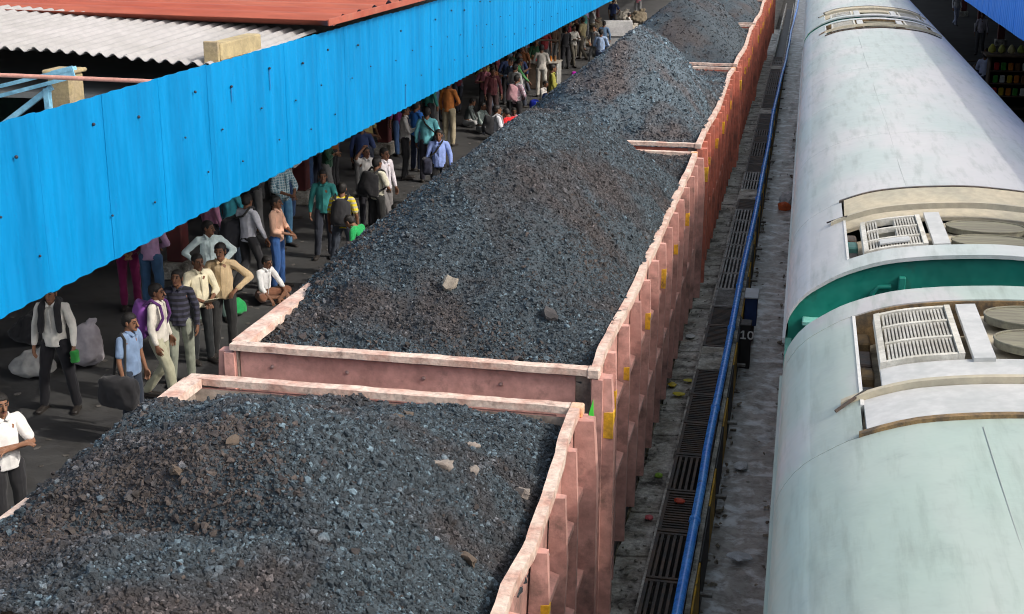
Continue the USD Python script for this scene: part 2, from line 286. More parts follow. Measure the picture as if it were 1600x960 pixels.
def rail_mesh():
    prof = np.array([(-.07, -.17), (.07, -.17), (.07, -.155), (.012, -.13), (.012, -.045), (.035, -.035), (.035, 0), (-.035, 0), (-.035, -.035), (-.012, -.045), (-.012, -.13), (-.07, -.155)])
    import shapely.geometry as sg
    m = trimesh.creation.extrude_polygon(sg.Polygon(prof), 125, engine='earcut')
    m.vertices = np.stack([m.vertices[:, 0], m.vertices[:, 2]-5, m.vertices[:, 1]], 1); m.invert(); return m
def track(cx, label, vis):
    t = thing('railway_track', label, 'railway track', (cx, 0, 0))
    for s in (-.856, .856):
        m = rail_mesh(); m.apply_translation([s, 0, 0]); obj('rail', m, M_rail, t)
    y = 8.0 if vis else 8.0; n = 0
    while y < 62:
        w = .11+.02*random.random()
        m = cbox(-1.33-.06*random.random(), 1.30+.10*random.random(), y-w, y+w, -.34, -.172, .03)
        m.vertices += .012*(fbm(m.vertices*6+cx, 2, n)[:, None]-.5)
        obj('sleeper', m, M_sleeper, t); y += .66+.03*random.random(); n += 1
    return t
track(-3.05, 'railway track with mossy concrete sleepers under the coal wagons', True)
track(1.53, 'railway track under the pale green passenger coaches', False)
# sleeper-end stones beside the wagons
for k in range(62):
    y = 10.8+k*.655
    m = cbox(-1.86+.03*random.random(), -1.57, y-.10-.05*random.random(), y+.12+.05*random.random(), -.2, -.02+.05*random.random(), .035)
    m.vertices += .03*(np.stack([fbm(m.vertices*7, 2, k*3+i) for i in range(3)], 1)-.5)
    if k == 0: _edge = thing('edge_stones', 'row of mossy yellowish stone blocks along the foot of the coal wagons', 'stone blocks')
    obj('stone_block', m, M_sleeper, _edge)
# concrete slabs between the wagons and the drain
slabs = thing('concrete_walkway', 'broken grey concrete slab strip between wagons and iron drain gratings', 'walkway', kind='structure')
y = 7.5; k = 0
while y < 75:
    L = random.choice([.7, .9, 1.1, 1.3]) if y < 45 else 3.0
    n = 9
    def f(u, v, k=k):
        p = np.stack([u, v, 0*u], -1)
        return np.stack([u+.05*(fbm(p*3, 3, 9)-.5), v, .08+.03*(k*7 % 5)/5+.035*(fbm(p*4, 4, 11)-.5)+.05*(u+1.4)], -1)
    m = shell(f, np.linspace(-1.62, -1.24, 7), np.linspace(y+.012, y+L-.012, n), (0, 0, -.2))
    obj('slab', m, M_concrete, slabs, smooth=30); y += L; k += 1

# ------------------------------------------------------------------ raised drain with gratings, pipe
drain = thing('raised_drain', 'raised concrete drain wall painted in yellow and black bands below the blue pipe', 'drain wall')
def dw(u, v):
    p = np.stack([u, v, 0*u], -1); return np.stack([-.715+.012*(fbm(p*6, 3, 4)-.5), u, v], -1)
obj('wall_face', shell(dw, np.arange(4, 90, .25), np.linspace(-.32, .435, 6), (-.05, 0, 0)), M_concrete, drain, smooth=30)
obj('channel_wall', box(-1.235, -1.17, 4, 90, -.3, .38), M_concrete, drain)
obj('channel_floor', box(-1.165, -.77, 4, 90, -.32, .02), M_black, drain)
y = 9.2; k = 0
while y < 60:
    L = 1.05 if k % 2 == 0 else 1.35
    obj('yellow_band' if k % 2 == 0 else 'black_band', cbox(-.712, -.692+.004*(k % 2), y, y+L, -.24, .40, .006), M_yellow if k % 2 == 0 else M_black, drain)
    if k % 2 == 0: obj('bracket', cbox(-.69, -.56, y+L-.03, y+L+.03, .02, .06, .006), M_steel_light, drain)
    y += L+.02; k += 1
pier = thing('number_pier', 'black painted pier carrying the white number 10 beside the blue pipe', 'pier', (-.64, 20.7, 0))
obj('pier_block', cbox(-.055, .12, 0, .3, -.28, .47, .01), M_black, pier)
tx = meshkit.text_mesh('10', .13, .004, bold=True); tx.vertices = np.stack([tx.vertices[:, 0], -tx.vertices[:, 2], tx.vertices[:, 1]], 1)
tx.apply_translation([-.045-tx.bounds[0][0], -.002, .24]); obj('number', tx, M_whitepaint, pier)
def grating(y0, L, kind, far, worn):
    x0, x1 = -1.20, -.775; z = .44
    lab = {'cross': 'iron drain grating of close cross bars beside the blue pipe', 'slot': 'iron drain grating of long parallel slots beside the blue pipe', 'plate': 'muddy grey cover plate lying over the drain between gratings'}[kind]
    t = thing('drain_grating', lab, 'grating', (0, y0, z), group={'cross': 'cross bar drain gratings', 'slot': 'slotted drain gratings', 'plate': 'drain cover plates'}[kind])
    M = M_steel_light if worn else M_steel
    if kind == 'plate':
        obj('cover_plate', cbox(x0, x1, .01, L-.01, -.035, .0, .008), M_concrete, t); return
    for a, b in ((x0, x0+.035), (x1-.035, x1)): obj('frame_bar', box(a, b, .01, L-.01, -.05, 0), M, t)
    for a, b in ((.01, .05), (L-.05, L-.01)): obj('frame_bar', box(x0+.036, x1-.036, a, b, -.05, -.002), M, t)
    if kind == 'cross':
        n = int((L-.1)/.062)
        ms = [box(x0+.036, x1-.036, .06+i*.062, .06+i*.062+.026, -.045, -.004) for i in range(n)]
    else:
        ms = [box(x0+.055+i*.066, x0+.055+i*.066+.03, .051, L-.051, -.045, -.004) for i in range(5)]
    if far: tag(obj('bar', cat_(ms), M, t), kind='stuff')
    else:
        for m in ms: obj('bar', m, M, t)
y = 9.0; seq = ['cross', 'cross', 'slot', 'slot', 'cross', 'slot', 'cross', 'cross', 'cross', 'plate', 'cross', 'cross', 'cross', 'slot', 'slot', 'slot', 'slot', 'slot', 'slot', 'cross', 'plate', 'slot', 'slot']; k = 0
while y < 58:
    L = 1.05; kd = seq[k % len(seq)]
    grating(y, L, kd, y > 26, (kd == 'slot' and 20 < y < 33) or k == 12); y += L+.012; k += 1
# pipe
pipe = thing('water_pipe', 'long blue painted water pipe running along the tracks beside the gratings', 'pipe')
py = np.arange(5, 95, 1.0); wob = .018*np.sin(py*.25)+.008*np.sin(py*.7+1)
pts = np.stack([-.80+.0022*(py-12)+wob*(py > 14)+np.where(py > 45, .004*(py-45), 0), py, .66+.02*np.sin(py*.5)], 1)
obj('pipe_run', tube(pts, .050, 18), M_pipe, pipe, smooth=40)
for yy in (13.1, 16.4, 19.9, 22.3, 25.6, 29.2, 33.0, 37.4, 42, 48):
    c = np.array([np.interp(yy, py, pts[:, i]) for i in range(3)])
    obj('pipe_collar', tube([c-[0, .05, 0], c-[0, .03, 0], c+[0, .03, 0], c+[0, .05, 0]], [.053, .062, .062, .053], 18), M_pipe, pipe, smooth=40)
for yy in np.arange(9.6, 60, 2.43):
    c = np.array([np.interp(yy, py, pts[:, i]) for i in range(3)])
    obj('pipe_support', cbox(c[0]-.03, c[0]+.03, yy-.03, yy+.03, .43, .62, .008), M_steel, pipe)
vb = thing('valve_box', 'dark navy blue metal box on the drain wall right beside the blue pipe', 'valve box', (-.58, 22.0, 0))
obj('box_body', cbox(-.10, .10, 0, .55, .05, .52, .012), M_navy, vb); obj('box_lid', cbox(-.115, .115, -.015, .565, .522, .55, .008), mat('pale_lid', (.45, .5, .55), .5, .2), vb); obj('box_foot', cbox(-.06, .06, .1, .45, -.25, .048, .01), M_steel, vb)

# litter
def crumple(s, seed):
    m = trimesh.creation.icosphere(1); m.vertices *= np.array(s)*(.6+.8*fbm(m.vertices*1.7+seed, 3, seed))[:, None]; return m
for i, (x, yy, z, s, c, lab) in enumerate(((-1.42, 18.3, .13, (.10, .07, .02), (.75, .62, .05), 'yellow plastic scrap on the slab beside the gratings, nearest of the yellow ones'),
        (-1.33, 18.9, .13, (.09, .05, .02), (.8, .7, .1), 'small bright yellow wrapper at the edge of the gratings'), (-1.55, 18.7, .12, (.06, .1, .02), (.7, .5, .04), 'yellow wrapper close to the wagon foot'),
        (-1.40, 15.4, .13, (.05, .05, .03), (.35, .6, .08), 'light green scrap on the concrete slab'), (-1.03, 14.0, .46, (.06, .04, .03), (.6, .08, .04), 'red wrapper lying on the near gratings'),
        (-1.38, 14.2, .13, (.05, .06, .02), (.65, .12, .14), 'pinkish red scrap on slab near the wagon post'), (-.20, 32.5, -.2, (.16, .1, .12), (.75, .16, .05), 'orange red bundle against the coach side'),
        (-.12, 33.3, -.2, (.22, .2, .2), (.7, .72, .75), 'white sack against the coach side, beyond the orange bundle'), (-1.48, 21.0, .13, (.08, .11, .02), (.6, .6, .58), 'pale paper sheet on the slabs'),
        (-.45, 16.7, -.2, (.09, .14, .02), (.6, .63, .66), 'white rag on the wet apron beside the yellow band'), (-.35, 14.1, -.2, (.16, .1, .02), (.6, .65, .7), 'pale plastic sheet on the wet apron near the coach'))):
    m = crumple(s, i); m.apply_translation([x, yy, z]); tag(obj('litter', m, mat(f'litter_{i}', c, .6, .3, 12)), lab, 'litter')
pts = []
ms = []
for i in range(700):
    w = random.random(); yy = 9+40*random.random()**1.6
    x, z = (-1.9+.75*random.random(), .10) if w < .93 else (-.74+.74*random.random(), -.22)
    m = crumple((.008+.022*random.random(), .008+.03*random.random(), .006+.008*random.random()), i % 17); m.apply_translation([x, yy, z]); ms.append(m)
ms2 = []
for i in range(520):
    yy = 9+36*random.random()**1.5; w = random.random()
    x, z = (random.gauss(-1.62, .09), .02) if w < .45 else (random.gauss(-1.235, .035), .13) if w < .65 else (random.gauss(-.64, .03), -.23) if w < .85 else (random.gauss(-.06, .05), -.23)
    q = RNG.normal(size=(9, 3)); q /= np.linalg.norm(q, axis=1)[:, None]; m = mf(Manifold.hull_points(q*np.array([.02+.05*random.random()**2, .02+.05*random.random()**2, .015+.02*random.random()]))); m.apply_translation([x, yy, z]); ms2.append(m)
tag(obj('rubble', cat_(ms2), mat('rubble_stone', (.34, .30, .24), .85, .5, 5, color2=(.13, .11, .085))), 'broken stones and dirt heaped along the edges of the drain and wagon track', 'rubble', kind='stuff')
ms3 = []
for i in range(420):
    m = crumple((.02+.04*random.random(), .02+.05*random.random(), .006), i % 11); m.apply_translation([-9.2+1.6*random.gauss(0, 1), 8+40*random.random(), PZ+.006]); ms3.append(m)
tag(obj('platform_litter', cat_(ms3), mat('platform_litter', (.16, .15, .14), .8, .4, 3, color2=(.05, .045, .04))), 'scraps of paper and dirt strewn over the left platform', 'litter', kind='stuff')
tag(obj('gravel_debris', cat_(ms), mat('gravel', (.32, .30, .26), .8, .4, 30, color2=(.2, .19, .16))), 'loose gravel and crumbs scattered over the ground between wagons and coach', 'gravel', kind='stuff')

# ------------------------------------------------------------------ coal wagons
WC, WH = -3.05, 3.23
def wagon(name_label, y0, L, key, bulge, t=None, fine=True):
    """open bogie wagon: origin at the near end, on the track centre line"""
    t = thing('coal_wagon', name_label, 'coal wagon', (WC, y0, 0), group=None)
    P = M_wag[key]; hw = 1.60
    def wallf(s):
        def f(u, v):
            p = np.stack([u*1.1, v*1.1, 0*u+s*9+y0], -1)
            k = np.clip((v-1.0)/(WH-1.0), 0, 1)
            x = s*(hw-.05)+(bulge(u)*k if s > 0 else 0)+.03*k*(fbm(p, 3, 2)-.5)*2
            return np.stack([x, u, v], -1)
        return f
    us = np.linspace(.02, L-.02, 60 if fine else 30); vs = np.linspace(1.0, WH-.07, 10)
    for s in (1, -1):
        m = shell(wallf(s), us, vs, (-s*.02, 0, 0)); obj('side_wall', m, P, t, smooth=35)
        mi = shell(lambda u, v, s=s: wallf(s)(u, v)-np.array([s*.023, 0, 0]), us, vs, (-s*.008, 0, 0)); obj('inner_lining', mi, M_inside, t, smooth=35)
        # top rim, worn and wavy
        def rf(u, v, s=s):
            x0 = s*(hw-.05)+(bulge(u) if s > 0 else 0); j = .02*(fbm(np.stack([u*6, v*9, 0*u+s+y0], -1), 3, 8)-.5)
            p = np.stack([u*1.1, 0*u+WH*1.1, 0*u+s*9+y0], -1); x0 = x0+.06*(fbm(p, 3, 2)-.5)
            return np.stack([x0+s*v+j, u, WH+j*.9-.004*np.abs(v)/.1], -1)
        obj('side_rim', shell(rf, np.linspace(.105, L-.105, 90 if fine else 40), (np.linspace(-.035, .04, 4) if s > 0 else np.linspace(-.10, .05, 4))[::s], (0, 0, -.075)), M_rim, t, smooth=30)
        # posts
        ys = [.10]+list(np.linspace(.72, L-.72, 12))+[L-.10]
        for i, yy in enumerate(ys):
            w = .075 if i in (0, len(ys)-1) else .042
            bx = s*hw+(bulge(yy) if s > 0 else 0)-s*.03; bx0 = s*hw-s*.03; out = .10 if i not in (0, len(ys)-1) else .16
            pts = []
            for (z, xx, o) in ((1.0, bx0, out), (WH-.55, bx, out), (WH-.08, bx, out*.8)):
                for dy in (-w, w):
                    pts += [[xx-s*.012, yy+dy, z], [xx+s*o, yy+dy*.72, z]]
            obj('post', mf(Manifold.hull_points(np.array(pts))), P, t)
            if s > 0 and i in (0, 1, 2, 4, 6, 8, 10): obj('yellow_patch', cbox(bx+.02, bx+out*.97, yy-w*.86, yy+w*.5, WH-.60-.06*(i % 2), WH-.37-.05*(i % 3), .004), M_yellow, t)
        # ledges between the posts, with yellow paint at their far ends
        for zl, o in ((WH-.66, .075), (WH-1.35, .09)):
            for a, b in zip(ys[:-1], ys[1:]):
                if b-a < .3: continue
                ba = bulge((a+b)/2) if s > 0 else 0
                x0 = s*hw+ba*.75-s*.045
                def led(a, b, g=0):
                    q = np.array([[x0, a, zl], [x0, a, zl+.07], [x0+s*(o+g), a, zl], [x0+s*(o+g), a, zl+.045+g]]); q2 = q.copy(); q2[:, 1] = b
                    return mf(Manifold.hull_points(np.vstack([q, q2])))
                obj('ledge', led(a+.06, b-.06), P, t)
    # ends
    for e, yy in ((-1, 0.0), (1, L)):
        ya, yb = sorted((yy-e*.085, yy-e*.06))
        obj('end_wall', box(-hw+.09, hw-.20, ya, yb, 1.0, WH-.085), P, t)
        a, b = sorted((yy-e*.094, yy-e*.088)); obj('end_lining', box(-hw+.08, hw-.07, a, b, 1.0, WH-.09), M_inside, t)
        def rf2(u, v):
            j = .014*(fbm(np.stack([u*6, v*9, 0*u+yy+y0], -1), 3, 5)-.5); return np.stack([u, yy-e*.05+v+j, WH-.003+j], -1)
        obj('end_rim', shell(rf2, np.linspace(-hw+.02, hw-.10, 50), np.linspace(-.05, .06, 3), (0, 0, -.055)), M_rim, t, smooth=30)
        obj('rim_corner', cbox(hw-.098, hw+.005, yy-.075-e*.05+.02, yy+.075-e*.05-.02, WH-.08, WH+.006, .01), M_rimo if e > 0 else M_rim, t)
        for s in (-1, 1):
            a, b = sorted((yy-e*.082, yy+e*.002)); obj('corner_post', box(s*hw-s*.012-.045, s*hw-s*.012+.045, a, b, 1.0, WH-.082), P, t)
        for xx in (-1.22, -.55, .12, .78):
            a, b = sorted((yy-e*.058, yy-e*.02)); 
            for zz in (WH-.20, WH-.37, WH-.8):
                r = trimesh.creation.icosphere(1, .018); r.apply_translation([xx, yy-e*.056, zz]); obj('rivet', r, M_rivet, t)
        for zz in (2.3, 1.6): obj('end_stiffener', cbox(-hw+.1, hw-.21, *sorted((yy-e*.058, yy+e*.01)), zz, zz+.1, .01), P, t)
    obj('wagon_floor', box(-hw+.06, hw-.06, .1, L-.1, .92, .995), M_inside, t)
    obj('underframe', cat_([box(-.35, .35, .1, L-.1, .6, .915), box(-hw+.02, hw-.02, .04, L-.04, .82, .915)]), M_steel, t)
    for yy in (1.1, 3.1, L-3.1, L-1.1):
        for s in (-.86, .86):
            w = trimesh.creation.cylinder(.46, .12, sections=28); w.apply_transform(trimesh.transformations.rotation_matrix(math.pi/2, [0, 1, 0])); w.apply_translation([s, yy, .46]); obj('wheel', w, M_steel, t, smooth=40)
    for yb_ in (2.1, L-2.1):
        for s in (-1.06, 1.06): obj('bogie_frame', mf(Manifold.hull_points(np.array([[s+dx, yb_+a, z] for dx in (-.07, .07) for a, z in ((-1.25, .42), (1.25, .42), (-1.25, .6), (1.25, .6), (-.5, .25), (.5, .25), (-.5, .78), (.5, .78))]))), M_steel, t)
    return t
W1b = lambda u: np.interp(np.asarray(u, float), [0, 5.6, 6.5, 7.2, 7.7, 8.4, 8.9, 9.5, 10.2], [.05, .08, .10, .07, .10, .08, .05, 0, 0])
W2b = lambda u: np.interp(np.asarray(u, float), [0, .6, 2, 4, 6, 8.5, 10.2], [0, -.01, .02, .03, .02, .03, 0])
W3b = lambda u: np.interp(np.asarray(u, float), [0, 1.6, 4.2, 7.6, 9, 10.2], [0, 0, .045, .0, -.03, .0])
WY = [9.56-10.08, 10.32, 21.05, 31.76, 42.47, 53.19]
WL = 10.06
wagon('nearest dusty pink coal wagon with bulging side, cut off by the bottom of the picture', WY[0], WL+.02, 'a', W1b)
wagon('dusty pink coal wagon in the middle, heaped with coal, second from the camera', WY[1], WL, 'a', W2b)
w2 = stage.GetPrimAtPath('/World/coal_wagon_001')
obj('green_patch', mf(Manifold.hull_points(np.array([[1.548+x, yy, z] for yy in (-.006, .001) for x, z in ((-.02, 2.86), (.012, 2.98), (.022, 2.80), (-.012, 2.66), (-.03, 2.7))]))), plain('bright_green_paint', (.10, .80, .08), .5), w2)
w3 = wagon('third coal wagon from the camera, redder side, beside the hydrant pipe', WY[2], WL, 'c', W3b, fine=False)
for k, lab in ((3, 'fourth coal wagon from the camera, small orange marks on its red side'), (4, 'fifth coal wagon, far off at the top edge'), (5, 'sixth and farthest coal wagon, almost out of the picture')):
    dup(w3, 'coal_wagon', lab, 'coal wagon', (WC, WY[k], 0))

# coal heaps
def ss(t): t = np.clip(t, 0, 1); return t*t*(3-2*t)
def heap(k, fn, n_lumps, step, label, yvis):
    y0, y1 = WY[k]+.10, WY[k]+WL-.10
    t = thing('coal_heap', label, 'coal heap', kind=None)
    xs = np.arange(-4.66, -1.30, step); ys = np.arange(max(y0, yvis), y1+1e-6, step)
    b = (W1b, W2b, W3b, W3b, W3b, W3b)[k]
    def clipx(u, v): return np.minimum(u, WC+1.53+b(v-WY[k]))
    def f(u, v):
        uu = clipx(u, v); p = np.stack([uu, v, 0*u], -1)
        z = fn(uu, v-WY[k], (uu-WC)/1.56)+.20*(fbm(p*1.3, 3, 20+k)-.5)+.10*(fbm(p*5, 4, 30+k)-.5)+.012*(fbm(p*19, 2, 40+k)-.5)
        z = np.minimum(z, np.maximum(EYE[2]+.79*uu-.05+.10*(fbm(p*2.6, 3, 60+k)-.5)+.04*(fbm(p*9, 2, 61)-.5)+(.07 if k == 0 else .09), 2.9))
        z = np.where(uu < -4.575, np.minimum(z, WH+.05-1.1*np.maximum(-4.60-uu, 0)), z)
        return np.stack([uu, v, z], -1)
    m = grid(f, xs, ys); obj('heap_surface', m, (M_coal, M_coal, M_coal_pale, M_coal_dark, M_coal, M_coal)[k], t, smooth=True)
    # loose lumps
    rng = np.random.default_rng(100+k)
    prof = np.array([]); 
    U = rng.uniform(-4.66, -1.36, n_lumps); V = rng.uniform(max(y0, yvis), y1, n_lumps)
    coarse = fbm(np.stack([U*.9, V*.9, 0*U], -1), 3, 50+k)
    S = .0055+.0085*rng.random(n_lumps)**1.6+.02*rng.random(n_lumps)**20
    edge = np.clip((-4.1-U)/.4, 0, 1)+np.clip(1-(V-y0)/1.1, 0, 1)*(k > 0)
    S *= (1 if k < 2 else 1.4)*(1+.6*np.clip(edge, 0, 1)*rng.random(n_lumps)**2+.8*np.clip(coarse-.58, 0, 1)*2*rng.random(n_lumps))
    wv = fbm(np.stack([U*1.7, V*1.7, 0*U], -1), 4, 70+k)-.5
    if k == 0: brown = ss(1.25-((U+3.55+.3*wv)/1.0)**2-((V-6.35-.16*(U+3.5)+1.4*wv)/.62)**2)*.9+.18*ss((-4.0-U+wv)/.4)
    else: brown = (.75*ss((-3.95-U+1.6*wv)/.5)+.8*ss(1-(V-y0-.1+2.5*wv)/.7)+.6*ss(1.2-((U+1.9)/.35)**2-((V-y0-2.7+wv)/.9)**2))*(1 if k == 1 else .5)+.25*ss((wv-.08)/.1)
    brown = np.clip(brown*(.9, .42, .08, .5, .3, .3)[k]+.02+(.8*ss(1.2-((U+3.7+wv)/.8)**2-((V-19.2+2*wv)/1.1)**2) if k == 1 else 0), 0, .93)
    Pz = f(U, V); Pz[:, 2] += S*.22
    inst = UsdGeom.PointInstancer.Define(stage, str(t.GetPath())+'/loose_lumps')
    for i in range(8):
        q = np.random.default_rng(900+i).normal(size=(11, 3)); q /= np.linalg.norm(q, axis=1)[:, None]; q *= np.array([1.15, .95, .75])*(.85+.3*np.random.default_rng(i).random((11, 1)))
        r = mf(Manifold.hull_points(q))
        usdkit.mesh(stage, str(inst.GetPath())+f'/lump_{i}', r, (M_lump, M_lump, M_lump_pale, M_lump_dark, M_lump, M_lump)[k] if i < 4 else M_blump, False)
    inst.CreatePrototypesRel().SetTargets([Sdf.Path(str(inst.GetPath())+f'/lump_{i}') for i in range(8)])
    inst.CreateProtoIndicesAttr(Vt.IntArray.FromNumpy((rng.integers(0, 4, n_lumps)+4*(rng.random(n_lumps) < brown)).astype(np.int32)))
    inst.CreatePositionsAttr(Vt.Vec3fArray.FromNumpy(Pz.astype(np.float32)))
    inst.CreateScalesAttr(Vt.Vec3fArray.FromNumpy((S[:, None]*(.7+.6*rng.random((n_lumps, 3)))).astype(np.float32)))
    q = rng.normal(size=(n_lumps, 4)); q /= np.linalg.norm(q, axis=1)[:, None]
    inst.CreateOrientationsAttr(Vt.QuathArray([Gf.Quath(*map(float, a)) for a in q]))
    inst.GetPrim().SetCustomDataByKey('kind', 'stuff')
    return f
def h1(x, y, u):
    far = ss((WL-y)/2.2)
    el = 2.80+.46*ss((9.95-y)/.75); er = 3.00+.12*far; c = 3.20+.62*far
    e = np.where(u < 0, el, er); z = e+(c-e)*(1-np.abs(u)**1.9)
    z += -.36*np.exp(-(((x+3.35)/.6)**2+((y-6.70)/.26)**2))+.12*np.exp(-(((x+2.9)/.7)**2+((y-7.6)/.5)**2))
    return z
def h2(x, y, u):
    n, fr = ss((y-.25)/3.4), ss((WL+.1-y)/4.6)
    e = 3.12+.10*n*fr+.12*(u < 0)*n; c = 3.12+1.30*n*(.02+.98*fr)
    return e+(c-e)*np.clip(1-np.abs(u)**1.95, 0, 1)
def h3(x, y, u):
    n, fr = ss((y-.3)/2.4), ss((WL-y)/2.5)
    e = 3.10+.1*n*fr; c = 3.10+1.62*n*(.10+.90*ss((7.2-y)/3.8))*(.3+.7*fr)
    return e+(c-e)*np.clip(1-np.abs(u)**1.85, 0, 1)
def h4(x, y, u):
    n, fr = ss((y-.3)/4.2), ss((WL-y)/4.6)
    e = 3.12; c = 3.12+1.3*n*fr
    return e+(c-e)*np.clip(1-np.abs(u)**2.2, 0, 1)
f1 = heap(0, h1, 105000, .035, 'slate grey coal with a brown hollow filling the nearest wagon', 4.9)
f2 = heap(1, h2, 125000, .05, 'tall dark coal heap in the middle wagon with one pale stone on it', 0)
heap(2, h3, 45000, .07, 'lighter conical coal heap in the third wagon', 0)
heap(3, h4, 10000, .10, 'dark coal heap in the fourth wagon', 0)
heap(4, h4, 6000, .12, 'far coal heap in the fifth wagon', 0)
heap(5, h4, 3000, .15, 'farthest coal heap at the top of the picture', 0)
def stone(i, f, x, y, s, lab, c=None):
    q = np.random.default_rng(300+i).normal(size=(16, 3)); q /= np.linalg.norm(q, axis=1)[:, None]; q = np.clip(q, -.78, .78)
    m = mf(Manifold.hull_points(q).refine(3)); m.vertices *= np.array(s)*(.55+.9*fbm(m.vertices*2.2+i*3, 3, i))[:, None]
    m.apply_transform(trimesh.transformations.rotation_matrix(i*1.3, [.2, .1, 1])); z = float(f(np.array([x]), np.array([y]))[0, 2])
    t = obj('stone', m, c or M_stone, smooth=25); UsdGeom.Xformable(t).AddTranslateOp().Set(Gf.Vec3d(x, y, z+s[2]*.35)); tag(t, lab, 'stone')
M_pale = mat('pale_stone', (.27, .235, .19), .85, .3, 8.0, color2=(.17, .145, .115), bump=.4, bscale=30, world=False)
M_bstone = mat('brown_stone', (.085, .062, .045), .85, .4, 9.0, color2=(.07, .05, .035), bump=.5, bscale=30, world=False)
M_dstone = mat('dark_stone', (.045, .04, .04), .7, .4, 8.0, world=False)
stone(1, f2, -3.05, 11.75, (.095, .075, .10), 'single pale beige stone on the middle coal heap', M_pale)
stone(2, f2, -2.06, 11.45, (.13, .09, .07), 'flat black stone low on the middle coal heap', M_dstone)
for i, (x, y, s, lab) in enumerate(((-2.02, 7.55, (.13, .06, .05), 'long pale grey stone on the nearest coal heap'), (-1.87, 7.75, (.07, .05, .04), 'small light stone right of the long pale one on nearest heap'),
        (-1.70, 6.85, (.09, .07, .05), 'brown stone with dark shadow on the right of the nearest heap'), (-2.50, 8.15, (.10, .07, .05), 'brownish stone halfway to the far end of the nearest heap'),
        (-1.60, 7.95, (.11, .06, .05), 'grey stone near the right rim of the nearest wagon'), (-1.98, 8.2, (.07, .05, .05), 'small stone close to the end rim of the nearest wagon, right of centre'),
        (-1.72, 5.95, (.05, .04, .05), 'white pebble near the bottom edge on the nearest heap'), (-1.36, 7.35, (.10, .08, .07), 'bluish lump by the dented right rim of the nearest wagon'),
        (-2.60, 8.75, (.12, .08, .06), 'brown slab of stone against the end wall of the nearest wagon'), (-3.30, 6.55, (.10, .09, .07), 'rust brown lump in the hollow of the nearest heap'),
        (-3.05, 6.75, (.09, .08, .07), 'tan lump at the right of the brown hollow'), (-3.55, 6.45, (.08, .08, .07), 'dark brown lump at the left of the brown hollow'))):
    stone(10+i, f1, x, y, tuple(q*(.55 if i > 8 else .8) for q in s), lab, M_dstone if 'dark' in lab[:5] else (M_bstone if 'brown' in lab[:10] or 'tan' in lab[:4] else None))

